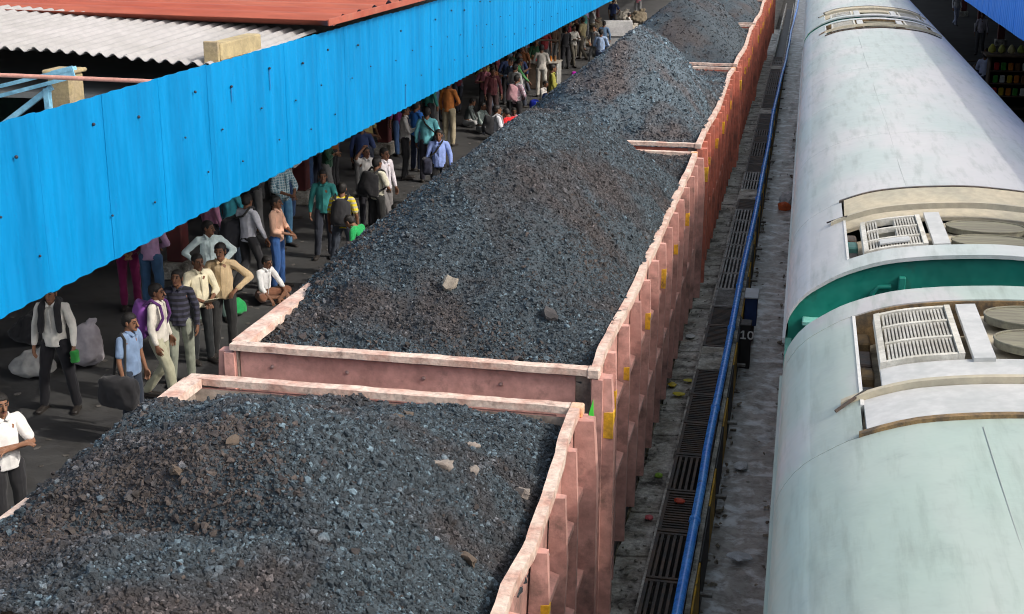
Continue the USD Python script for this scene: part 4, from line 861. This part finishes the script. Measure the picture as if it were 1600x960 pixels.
def shoulderbag(P, label, color, side=1, z0=.80, size=1.0, cat='bag', cross=True):
    up = P[1]; c = cloth(color)
    b = finish([hull(*[ell(up((side*(.26+x*.05), y*.15*size, z0+q*.28*size)), (.05, .07*size*(1.25-.6*abs(q-.4)), .05*size)) for x in (-1, 1) for y in (-1, 0, 1) for q in (0, .4, .9)], ell(up((side*.27, 0, z0+.2*size)), (.12*size, .2*size, .13*size)))], .04, .03, 5, 4)
    pts = [up((side*.23, .08, z0+.3*size)), up((side*.06, .135, 1.25)), up((-side*.08, .09, 1.46)), up((-side*.10, -.03, 1.49)), up((-side*.03, -.13, 1.35)), up((side*.22, -.10, z0+.3*size))] if cross else \
          [up((side*.24, .08, z0+.3*size)), up((side*.19, .06, 1.40)), up((side*.18, 0, 1.475)), up((side*.19, -.06, 1.40)), up((side*.24, -.08, z0+.3*size))]
    s = mf(union([hull(ell(pts[i], .018), ell(pts[i+1], .018)) for i in range(len(pts)-1)]))
    return attach(P, 'shoulder_bag', label, cat, 0, [('bag_body', b), ('strap', s)], [c, cloth((.03, .03, .03))])
def at(x, y): return (x, y, PZ)

W_, BK, KH, JN, GR = (.68, .66, .62), (.022, .022, .025), (.36, .31, .20), (.05, .10, .22), (.17, .17, .17)
person('person in white t-shirt standing with folded arms at the left edge of the picture', at(-7.60, 11.40), -35, 1.66, ('cross', 'cross'), shirt=(.78, .77, .75), sleeve='short', trousers=BK, skin=1)
P = person('person in white shirt with a dark scarf round the neck, facing the camera', at(-9.10, 15.0), -80, 1.70, ('down', 'down'), 'wide', shirt=(.74, .72, .66), trousers=(.012, .012, .016), skin=1)
up = P[1]
sc = finish([hull(ell(up((s*.075, .0, 1.47)), .045), ell(up((s*.10, .11, 1.40)), .045)) for s in (1, -1)]+[hull(ell(up((s*.10, .11, 1.40)), .045), ell(up((s*.12, .14, 1.12)), .04)) for s in (1, -1)]+[hull(ell(up((.08, -.05, 1.47)), .045), ell(up((-.08, -.05, 1.47)), .045))], .04, .012, 4)
attach(P, 'scarf', 'dark scarf hanging round the neck of the person in white shirt at left', 'scarf', 0, [('scarf_cloth', sc)], [cloth((.02, .02, .024))])
gb = finish([hull(*[ell(up((-.27+x, .10+y, z)), .03) for x in (-.02, .02) for y in (-.03, .03) for z in (.72, .82)])], .04, .02, 9)
attach(P, 'carrier_bag', 'small bright green plastic bag in the hand of the person in white shirt and scarf', 'bag', 0, [('bag', gb)], [cloth((.03, .26, .05))])
P = person('person in blue grey t-shirt seen from the side, arm hanging, behind the nearest wagon', at(-7.72, 14.3), -5, 1.62, ('down', 'down'), shirt=(.20, .29, .45), sleeve='short', trousers=(.03, .04, .06), skin=1, lean=.06)
shoulderbag(P, 'large black bag behind the person in the blue grey t-shirt', (.015, .015, .018), 1, .58, 1.15, cross=False)
P = person('person in cream shirt and khaki trousers with a purple pack, looking right', at(-7.95, 15.55), 5, 1.62, ('down', 'down'), 'stride', shirt=(.66, .62, .55), trousers=(.44, .43, .31), skin=0)
backpack(P, 'purple backpack on the person in cream shirt and khaki trousers', (.20, .06, .30), (.10, .03, .15))
person('young person in black patterned sweater and faded jeans, head tilted up', at(-8.0, 16.3), -75, 1.60, ('down', 'down'), 'contra', shirt=(.02, .02, .028), trousers=(.28, .30, .24), skin=0, head=(-10, -12), pat='hstripe', pat2=(.05, .05, .08))
P = person('young person in pale yellow shirt holding a folded paper to the chest', at(-8.1, 17.15), -40, 1.60, ('front', 'front'), shirt=(.72, .66, .48), sleeve='half', trousers=(.025, .028, .03), skin=0)
pap = mf(hull(*[ell(P[1]((x, y, z)), .004) for x in (-.10, .10) for y, z in ((.33, 1.03), (.45, 1.10))])); attach(P, 'folded_paper', 'folded pale paper held by the young person in the yellow shirt', 'paper', 0, [('sheet', pap)], [cloth((.7, .65, .45))])
person('person in beige striped shirt with one hand on the hip, facing the camera', at(-7.90, 17.5), -72, 1.68, ('down', 'hip'), 'contra', shirt=(.50, .38, .23), trousers=(.03, .028, .026), skin=0, pat='vstripe', pat2=(.48, .35, .20), head=(-12, 0))
person('child in white shirt sitting cross legged on the platform', at(-8.45, 20.3), -20, 1.45, ('knee', 'knee'), 'sit', lean=.18, shirt=(.70, .70, .70), sleeve='half', trousers=(.22, .10, .06), skin=0, bare=True)
gm = finish([hull(ell((0, 0, .1), (.2, .25, .08)), ell((.05, 0, .22), (.12, .16, .06)))], .05, .04, 5); g_ = obj('cloth_bundle', gm, cloth((.02, .33, .09)), smooth=True); UsdGeom.Xformable(g_).AddTranslateOp().Set(Gf.Vec3d(-8.55, 19.35, PZ)); tag(g_, 'green cloth bundle on the platform in front of the sitting child', 'bundle')
person('person in pale aqua shirt with both hands on the hips, head turned right', at(-8.75, 19.0), -60, 1.62, ('hip', 'hip'), 'wide', shirt=(.60, .72, .72), trousers=(.20, .30, .26), skin=0, head=(50, 0))
person('person in lilac shirt and jeans whose head is hidden by the blue fascia', at(-9.85, 19.2), 95, 1.72, ('front', 'front'), shirt=(.42, .26, .42), trousers=(.04, .10, .20), skin=1)
person('person in dark magenta sari beside the lilac shirt, under the fascia edge', at(-10.35, 19.4), -60, 1.6, ('front', 'front'), shirt=(.16, .015, .07), trousers=(.17, .010, .07), skin=1)
person('person in dull pink shirt half hidden under the canopy, left of the aqua shirt', at(-9.9, 21.6), 60, 1.6, ('down', 'down'), shirt=(.45, .20, .32), skin=0)
person('person in shiny teal blue shirt seen from behind', at(-9.7, 22.0), 80, 1.62, ('front', 'down'), shirt=(.05, .34, .42), trousers=(.04, .06, .09), skin=0)
P = person('person in white shirt seen from behind carrying a huge black bag', at(-8.85, 20.75), 70, 1.66, ('bag', 'front'), 'stride', shirt=(.60, .60, .66), trousers=(.02, .02, .025), skin=0)
shoulderbag(P, 'huge black travel bag slung behind the person in white shirt', (.014, .015, .02), -1, .82, 1.5)
person('person in peach shirt and blue jeans beside the black travel bag', at(-8.45, 21.0), 0, 1.60, ('front', 'front'), shirt=(.70, .42, .30), sleeve='half', trousers=(.03, .09, .26), skin=0)
person('person in blue and white checked shirt and faded jeans, hands clasped', at(-9.38, 23.7), -30, 1.74, ('front', 'front'), shirt=(.18, .34, .42), trousers=(.10, .26, .44), skin=0, pat='check', pat2=(.62, .72, .75), sleeve='half')
P = person('person in emerald teal shirt facing the camera, open at the collar', at(-8.35, 23.1), -80, 1.64, ('down', 'down'), 'contra', shirt=(.03, .21, .20), trousers=(.03, .035, .05), skin=0, head=(15, 0))
P = person('person in yellow polo shirt with grey stripes seen from behind', at(-7.62, 22.0), 100, 1.66, ('down', 'down'), 'wide', shirt=(.72, .58, .03), sleeve='short', trousers=(.05, .06, .08), skin=0, pat='hstripe', pat2=(.45, .42, .30))
backpack(P, 'black backpack with straps on the person in the yellow striped polo', (.018, .018, .024), (.01, .01, .012), .95)
person('person in bright green top crouching by the middle wagon', at(-6.75, 20.9), 170, 1.5, ('knee', 'knee'), 'stand', lean=.75, shirt=(.02, .36, .10), trousers=(.03, .03, .03), skin=1)
person('child in magenta top looking over beside the middle wagon', at(-6.45, 21.3), -50, 1.50, ('down', 'down'), shirt=(.48, .02, .17), trousers=(.05, .03, .05), skin=0, sleeve='half')
P = person('person in cream short sleeved shirt seen from behind with a black backpack', at(-7.75, 24.4), 60, 1.66, ('front', 'down'), shirt=(.66, .63, .50), sleeve='short', trousers=(.03, .03, .03), skin=0)
backpack(P, 'bulky black backpack on the person in the cream short sleeved shirt', (.012, .012, .014), (.02, .02, .02), 1.25)
person('person in pale grey shirt and grey trousers walking right, shirt tucked in', at(-7.85, 25.2), -25, 1.70, ('down', 'down'), 'stride', shirt=(.66, .62, .66), trousers=(.20, .19, .19), skin=0)
person('person in white vest raising one arm behind the head', at(-8.35, 25.6), -40, 1.64, ('raise', 'down'), shirt=(.62, .60, .58), sleeve='short', trousers=(.04, .04, .05), skin=0)
person('person in white shirt and black trousers looking at something in the hand, standing sideways', at(-8.95, 30.4), 20, 1.74, ('read', 'down'), shirt=(.66, .63, .60), trousers=BK, skin=0)
person('person in vivid blue shirt standing behind the white shirted reader', at(-8.95, 31.4), 60, 1.70, ('down', 'front'), shirt=(.03, .18, .60), trousers=(.03, .04, .08), skin=0)
P = person('person in turquoise shirt seen from behind', at(-8.35, 30.2), 100, 1.74, ('front', 'down'), shirt=(.16, .50, .56), trousers=(.02, .02, .03), skin=0)
shoulderbag(P, 'black shoulder bag across the back of the person in turquoise', (.015, .016, .02), 1, .78, 1.1)
P = person('person in light blue shirt facing the camera with a dark bag strap', at(-7.42, 27.75), -75, 1.66, ('down', 'down'), shirt=(.27, .37, .74), trousers=BK, skin=0, head=(-8, 0))
shoulderbag(P, 'dark bag hanging from the strap of the person in light blue', (.02, .022, .04), 1, .78, 1.0)
person('person in orange shirt and khaki trousers seen from behind', at(-9.05, 34.9), 75, 1.78, ('front', 'down'), shirt=(.58, .20, .05), trousers=(.42, .36, .24), skin=0)
person('person in green teal shirt behind the orange shirted one', at(-9.9, 36.0), 60, 1.7, ('down', 'down'), shirt=(.04, .26, .22), skin=0)
person('person in pale green shirt sitting in the group on the floor, leaning back', at(-8.75, 37.3), -20, 1.6, ('knee', 'knee'), 'sit', lean=.1, shirt=(.40, .48, .45), trousers=(.35, .37, .38), skin=0)
person('person in white and blue sitting at the front of the group on the floor', at(-8.15, 36.1), 10, 1.6, ('knee', 'knee'), 'sit', lean=.35, shirt=(.62, .66, .78), trousers=(.50, .52, .52), skin=0)
person('person in pink top sitting at the right of the group on the floor', at(-7.75, 37.0), -70, 1.5, ('front', 'knee'), 'sit', lean=.15, shirt=(.62, .26, .32), trousers=(.3, .12, .16), skin=0)
person('person in dark clothes lying low behind the sitting group', at(-9.4, 38.2), 10, 1.6, ('knee', 'knee'), 'sit', lean=.3, shirt=(.10, .12, .12), trousers=(.5, .5, .5), skin=0)
P = person('person in white shirt with black rucksack at the edge of the platform', at(-7.05, 31.7), 30, 1.62, ('front', 'front'), shirt=(.66, .66, .70), sleeve='short', trousers=BK, skin=0)
backpack(P, 'black and grey rucksack beside the red shirt', (.02, .02, .024), (.3, .3, .32), 1.0)
person('person in bright red shirt bending at the platform edge', at(-6.62, 31.9), 150, 1.58, ('knee', 'knee'), lean=.5, shirt=(.62, .015, .02), trousers=(.04, .03, .03), skin=0)
P = person('person in checked white shirt with a pack further along the edge', at(-7.7, 37.2), 60, 1.64, ('front', 'down'), shirt=(.60, .56, .60), pat='check', pat2=(.40, .22, .30), trousers=BK, skin=0)
backpack(P, 'pink and grey pack on the person in the checked white shirt', (.45, .25, .28), (.2, .2, .2), .9)
person('person in olive yellow shirt near the far part of the edge', at(-7.1, 39.4), 20, 1.70, ('down', 'front'), shirt=(.34, .32, .06), trousers=(.10, .09, .03), skin=0)
person('person in leaf green shirt leaning over further back', at(-8.6, 41.0), 20, 1.7, ('reach', 'reach'), lean=.3, shirt=(.08, .26, .09), trousers=(.04, .05, .04), skin=0)
person('person in dark teal with pale cap standing under the fascia', at(-9.6, 41.5), -80, 1.66, ('cross', 'cross'), shirt=(.04, .09, .09), trousers=(.05, .05, .05), skin=0, cap=(.5, .5, .42))
person('person in maroon shirt between the pale cap and the checked shirt', at(-8.7, 38.6), -60, 1.66, ('down', 'down'), shirt=(.10, .025, .03), trousers=(.05, .03, .03), skin=0)
person('person in off white clothes standing by the far stall counter', at(-8.4, 44.6), 100, 1.7, ('front', 'front'), shirt=(.50, .47, .42), trousers=(.45, .43, .38), skin=0)
P = person('person in blue and white striped shirt in front of the white cabinet', at(-7.25, 50.2), 90, 1.72, ('front', 'front'), shirt=(.22, .36, .62), pat='vstripe', pat2=(.65, .70, .76), trousers=(.05, .07, .14), skin=0)
FAR = [('white', (.6, .6, .58)), ('grey', (.28, .28, .3)), ('navy', (.03, .05, .14)), ('brown', (.16, .09, .05)), ('cream', (.5, .44, .32)), ('rose', (.40, .14, .18)), ('sky blue', (.22, .38, .55)), ('dark green', (.03, .10, .05)), ('mustard', (.42, .28, .04)), ('black', (.02, .02, .02)), ('plum', (.14, .03, .12))]
spots = [(-10.2, 26.0, 40), (-10.6, 28.2, -60), (-9.3, 28.3, 100), (-11.0, 31.2, -40), (-10.6, 35.2, 20), (-9.2, 39.8, -100), (-10.1, 44.6, 50), (-9.1, 47.2, -70), (-10.4, 49.5, 0), (-8.9, 52.2, 120), (-10.0, 54.6, -50), (-9.3, 61.5, 30), (-10.2, 63.2, -90), (-9.0, 66.2, 70), (-10.8, 68.0, 10), (-9.7, 71.0, -40), (-8.8, 74.5, 90), (-10.4, 77.0, -10), (-11.6, 40.5, 60), (-11.8, 52.0, -80), (-11.1, 24.3, -30), (-9.9, 33.2, 130)]
POS = ['behind the checked shirt', 'deep under the canopy', 'close behind the reader in white', 'at the maroon column', 'behind the orange shirt', 'past the seated group', 'beside the far stall', 'in front of the tea stall', 'deep behind the stall', 'left of the white cabinet', 'behind the white cabinet', 'just past the white cabinet', 'past the cabinet deep under the canopy', 'among the far sacks', 'behind the far sacks', 'at the farthest sacks', 'nearest the wagons at the far end', 'at the very end of the platform', 'at the back wall opposite the seated group', 'at the back wall opposite the stall', 'in shade left of the checked shirt', 'in shade behind the turquoise shirt']
for i, ((x, y, a), where) in enumerate(zip(spots, POS)):
    cn, c = FAR[i % len(FAR)]
    person(f'person in {cn} shirt standing {where}', at(x, y), a, 1.58+.16*random.random(), random.choice([('down', 'down'), ('front', 'front'), ('hip', 'down'), ('read', 'down'), ('cross', 'cross')]), random.choice(['stand', 'contra', 'stride']), shirt=c, trousers=random.choice([BK, GR, JN, (.22, .19, .13)]), skin=i % 3, sleeve=random.choice(['long', 'half', 'short']), detail=0)
COL2 = [('ash grey', (.22, .22, .22)), ('off white', (.52, .5, .45)), ('dark red', (.2, .02, .025)), ('steel blue', (.10, .17, .28)), ('khaki', (.28, .24, .13)), ('chocolate', (.09, .05, .03)), ('lavender', (.36, .30, .46)), ('sea green', (.06, .26, .22)), ('sand', (.45, .37, .24))]
PL2 = [('in the front row by the far wagons', -8.0, 52.5), ('in the second row past the tea stall', -9.2, 50.4), ('in the crowd beside the white cabinet', -9.0, 56.8), ('in the crowd behind the far sacks', -9.6, 63.0), ('along the back wall', -12.2, 46.0)]
n_ = 0
for j, (wh, x0, y0) in enumerate(PL2):
    for i in range(6):
        cn, c = COL2[(i+j*2) % 9]; n_ += 1
        person(f'person in {cn} top {wh}', at(x0-.55*(i % 3)+.2*math.sin(n_*2.1)-(.4 if j else 0), y0+.75*i+.3*math.cos(n_*1.7)), (n_*67) % 360-180, 1.56+.02*((n_*5) % 9), (('down', 'down'), ('front', 'down'), ('cross', 'cross'), ('hip', 'down'))[n_ % 4], ('stand', 'contra', 'stride')[n_ % 3], shirt=c, trousers=(BK, GR, (.1, .09, .07))[n_ % 3], skin=n_ % 3, sleeve=('long', 'short')[n_ % 2], detail=0)
for i, (x, y, a, lab, c) in enumerate(((-8.0, 42.6, -20, 'person in pale shirt sitting low at the platform edge before the stall', (.55, .52, .5)), (-7.6, 41.2, 60, 'person in blue top sitting low at the platform edge', (.05, .10, .35)),
        (-8.3, 57.0, 20, 'person in cream wrap sitting right beyond the white cabinet', (.5, .45, .33)), (-8.9, 64.5, -40, 'person in beige shawl sitting among the far sacks', (.42, .36, .26)), (-9.6, 58.8, 0, 'person in brown shawl sitting left of the far sacks', (.2, .12, .07)), (-8.7, 69.0, 30, 'person in white shawl sitting at the far end', (.6, .58, .54)))):
    person(lab, at(x, y), a, 1.55, ('knee', 'front'), 'sit', lean=.2, shirt=c, trousers=tuple(np.array(c)*.6), skin=i % 3, detail=0)
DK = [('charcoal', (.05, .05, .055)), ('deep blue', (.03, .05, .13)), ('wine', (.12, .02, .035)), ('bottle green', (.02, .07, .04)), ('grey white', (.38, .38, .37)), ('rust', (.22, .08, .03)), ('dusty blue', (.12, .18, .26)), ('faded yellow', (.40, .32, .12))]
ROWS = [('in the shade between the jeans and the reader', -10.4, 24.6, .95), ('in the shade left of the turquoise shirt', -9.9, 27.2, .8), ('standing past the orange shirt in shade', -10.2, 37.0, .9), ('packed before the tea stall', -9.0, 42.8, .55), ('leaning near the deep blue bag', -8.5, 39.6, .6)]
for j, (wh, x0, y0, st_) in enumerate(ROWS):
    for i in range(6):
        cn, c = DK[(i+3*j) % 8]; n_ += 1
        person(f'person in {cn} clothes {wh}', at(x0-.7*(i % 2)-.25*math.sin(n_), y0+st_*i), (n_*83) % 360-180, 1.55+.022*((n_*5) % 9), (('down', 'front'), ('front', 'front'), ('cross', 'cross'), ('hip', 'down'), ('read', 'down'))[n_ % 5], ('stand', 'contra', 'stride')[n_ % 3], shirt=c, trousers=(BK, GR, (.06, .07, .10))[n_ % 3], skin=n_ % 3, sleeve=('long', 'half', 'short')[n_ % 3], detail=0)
# right platform
person('person in pale lilac clothes walking on the right platform below the blue canopy', at(7.3, 61.3), -100, 1.72, ('down', 'down'), 'stride', shirt=(.45, .42, .48), trousers=(.10, .10, .11), skin=0, detail=0)
person('person with blue white trousers striding at the top of the right platform', at(7.6, 75.0), -60, 1.72, ('down', 'down'), 'stride', shirt=(.6, .6, .62), trousers=(.42, .46, .60), skin=0, detail=0)
person('person in white and blue top at the stall on the right platform', at(5.75, 46.6), 70, 1.62, ('front', 'front'), shirt=(.55, .60, .80), trousers=(.05, .05, .08), skin=0, detail=0)
person('person in grey seated on the bench of the right platform', at(6.9, 55.5), 180, 1.6, ('knee', 'knee'), 'sit', shirt=(.2, .19, .18), trousers=(.08, .07, .07), skin=0, detail=0)

# ------------------------------------------------------------------ luggage, stalls and goods on the platforms
def sack(x, y, s, c, lab, seed, h=1.0, cat='sack'):
    m = finish([hull(ell((0, 0, .16*s*h), (.30*s, .24*s, .15*s*h)), ell((.05*s, .02, .34*s*h), (.20*s, .16*s, .12*s*h)))]+[hull(ell((.10*s, 0, .42*s*h), (.05*s, .05*s, .06*s)), ell((.16*s, .02, .50*s*h), (.08*s, .03*s, .03*s)))], .06, .05*s, seed, 3)
    p = obj('sack', m, cloth(c), smooth=True); UsdGeom.Xformable(p).AddTranslateOp().Set(Gf.Vec3d(x, y, PZ)); tag(p, lab, cat)
sack(-10.15, 16.1, 1.15, (.36, .36, .35), 'white plastic sack lying left of the person in white shirt and scarf', 1, .7)
sack(-9.62, 16.6, .95, (.40, .37, .40), 'upright white bundle just right of the person in white shirt and scarf', 2, 1.5, 'bundle')
sack(-10.9, 17.4, 1.3, (.02, .02, .022), 'black bundle in the dark behind the white sacks', 3, .8, 'bundle')
sack(-7.55, 20.5, 1.0, (.03, .03, .033), 'black bag on the floor behind the crouching green top', 4, .8, 'bag')
sack(-7.1, 21.2, .8, (.45, .50, .60), 'small pale blue bag by the crouching green top', 5, .8, 'bag')
sack(-7.05, 47.2, 1.9, (.42, .28, .13), 'tan gunny sack at the platform edge before the white cabinet', 6, .8)
sack(-7.35, 45.9, 1.7, (.30, .24, .09), 'olive gunny sack next to the tan one', 7, .8)
sack(-6.75, 46.2, 1.6, (.55, .40, .28), 'pale tan sack nearest to the wagons', 8, .7)
for i, (x, y) in enumerate(((-9.3, 60.6), (-8.6, 62.4), (-9.9, 65.5), (-8.9, 68.2), (-9.4, 73.0), (-8.5, 71.6), (-8.2, 59.4), (-8.0, 65.0))):
    sack(x, y, 1.25+.35*(i % 3), ((.26, .23, .17), (.36, .33, .28), (.16, .13, .09))[i % 3], ('pale jute sack just past the white cabinet', 'big off white sack on the far platform', 'brown jute sack deep on the far platform', 'sandy jute sack between far sitting people', 'cream sack at the far end of the platform', 'dark brown sack near the far wagons', 'small sandy sack at the foot of the white cabinet', 'whitish sack on the far platform edge')[i], 20+i, .8)
pb = finish([hull(ell((0, 0, .1), (.12, .12, .08)), ell((0, 0, .75), (.11, .11, .08)))], .08, .02, 2); p_ = obj('bundle', pb, cloth((.42, .01, .36)), smooth=True); UsdGeom.Xformable(p_).AddTranslateOp().Set(Gf.Vec3d(-7.35, 44.9, PZ)); tag(p_, 'bright magenta roll standing beside the olive sack', 'bundle')
bb = finish([hull(ell((0, 0, .12), (.16, .13, .1)), ell((0, 0, .6), (.15, .12, .08)))], .08, .02, 2); p_ = obj('bundle', bb, cloth((.01, .03, .42)), smooth=True); UsdGeom.Xformable(p_).AddTranslateOp().Set(Gf.Vec3d(-7.6, 39.3, PZ)); tag(p_, 'deep blue upright bag beside the leaf green shirt', 'bag')
cb = thing('white_cabinet', 'big white metal cabinet on the far platform behind the striped shirt', 'cabinet', (-7.45, 56.6, PZ), 8)
M_cab = mat('cabinet_white', (.58, .58, .58), .5, .25, 2.0, color2=(.42, .42, .43), grime=((.22, .20, .18), 3, .6, .8), world=False)
obj('cabinet_body', cbox(-.75, .55, -.1, 1.0, .12, .85, .03), M_cab, cb); obj('cabinet_lid', mf(Manifold.hull_points(np.array([[x, y, z] for x, y, z in ((-.78, -.13, .87), (.58, -.13, .87), (-.78, 1.03, .87), (.58, 1.03, .87), (-.6, .02, 1.42), (.56, .02, 1.42), (-.6, 1.0, 1.42), (.56, 1.0, 1.42))]))), M_cab, cb)
for x in (-.65, .45):
    for y in (0, .9): obj('leg', box(x-.04, x+.04, y-.04, y+.04, 0, .118), M_steel, cb)
st = thing('tea_stall', 'dark stall counter with goods under the canopy far along the left platform', 'stall', (-8.9, 46.2, PZ))
M_wood = mat('stall_wood', (.13, .09, .06), .8, .4, 4.0)
obj('counter', cbox(-.9, .7, 0, .8, .02, .9, .02), M_wood, st); obj('counter_top', cbox(-.98, .78, -.06, .86, .902, .95, .01), mat('stall_top', (.4, .37, .32), .6), st)
for x in (-.9, .66): obj('upright', box(x, x+.05, .7, .75, .951, 2.2), M_wood, st)
obj('shelf', box(-.85, .65, .55, .85, 1.6, 1.63), M_wood, st); obj('side_panel', box(.705, .75, -.04, .8, .02, .89), mat('stall_panel', (.4, .4, .38), .6), st)
GC = [('red', (.5, .03, .03)), ('yellow', (.55, .4, .03)), ('white', (.65, .65, .62)), ('green', (.06, .3, .05)), ('orange', (.6, .2, .03)), ('brown', (.2, .1, .04))]
for i in range(12):
    cn, c = GC[i % 6]; x = -9.7+.13*i; j = obj('goods_tin', mf(hull(ell((0, 0, .03), (.05, .05, .02)), ell((0, 0, .17), (.05, .05, .02)), ell((0, 0, .2), (.03, .03, .01)))), cloth(c), smooth=40)
    UsdGeom.Xformable(j).AddTranslateOp().Set(Gf.Vec3d(x, 46.3+.1*(i % 2), PZ+.952)); tag(j, f'{cn} tin standing on the tea stall counter, ' + ('left half' if i < 6 else 'right half'), 'tin')
# right stall with packets in rows
rs_ = thing('snack_stall', 'stall with rows of coloured packets on the right platform at the picture edge', 'stall', (6.0, 42.6, PZ), 0)
for z in (.35, .72, 1.09, 1.46): obj('shelf', box(-.55, .75, 0, .55, z, z+.03), M_wood, rs_)
for x in (-.60, .755): obj('side', box(x, x+.045, -.02, .58, 0, 1.9), M_wood, rs_)
obj('back', box(-.554, .754, .56, .59, .02, 1.88), M_dark, rs_); obj('roof', cbox(-.75, .9, -.25, .7, 1.905, 1.96, .01), M_wood, rs_)
RW = ['second shelf', 'third shelf', 'top shelf']
for r, z in enumerate((.752, 1.122, 1.492)):
    for i in range(6):
        cn, c = GC[(i*2+r*3) % 6 if i % 2 == 0 else (i+r) % 6]
        j = obj('snack_packet', cbox(-.07, .07, -.05, .05, 0, .22, .02), cloth(c)); UsdGeom.Xformable(j).AddTranslateOp().Set(Gf.Vec3d(5.62+i*.2, 42.72+.04*(i % 2), PZ+z)); tag(j, f'{cn} packet on the {RW[r]} of the snack stall, ' + ('first', 'second', 'third', 'fourth', 'fifth', 'last')[i] + ' from the left', 'packet')
for i in range(5):
    j = obj('fruit_bag', finish([hull(ell((0, 0, .10), (.12, .11, .09)), ell((0, 0, .25), (.05, .05, .03)))], .05, .02, i, 3), cloth(((.35, .33, .06), (.3, .3, .08), (.45, .4, .2), (.2, .25, .05), (.4, .3, .06))[i]), smooth=True)
    UsdGeom.Xformable(j).AddTranslateOp().Set(Gf.Vec3d(5.45+.27*i, 42.75, PZ+1.962)); tag(j, 'bag of yellowish fruit on the roof of the snack stall, ' + ('first', 'second', 'third', 'fourth', 'last')[i] + ' from the left', 'bag')
bn = thing('platform_bench', 'dark bench on the right platform beyond the stall', 'bench', (6.6, 54.4, PZ))
for i in range(4): obj('slat', cbox(-.7, .7, i*.11, i*.11+.09, .42, .45, .006), M_wood, bn)
for x in (-.6, .6): obj('bench_leg', cbox(x-.04, x+.04, 0, .42, 0, .418, .01), M_concrete, bn)
tk = thing('luggage_trunk', 'dark trunk on the right platform near the coach side', 'trunk', (6.3, 50.2, PZ)); obj('trunk_body', cbox(-.5, .5, 0, .5, 0, .4, .02), M_navy, tk); obj('trunk_lid', cbox(-.51, .51, -.01, .51, .402, .5, .02), M_navy, tk)
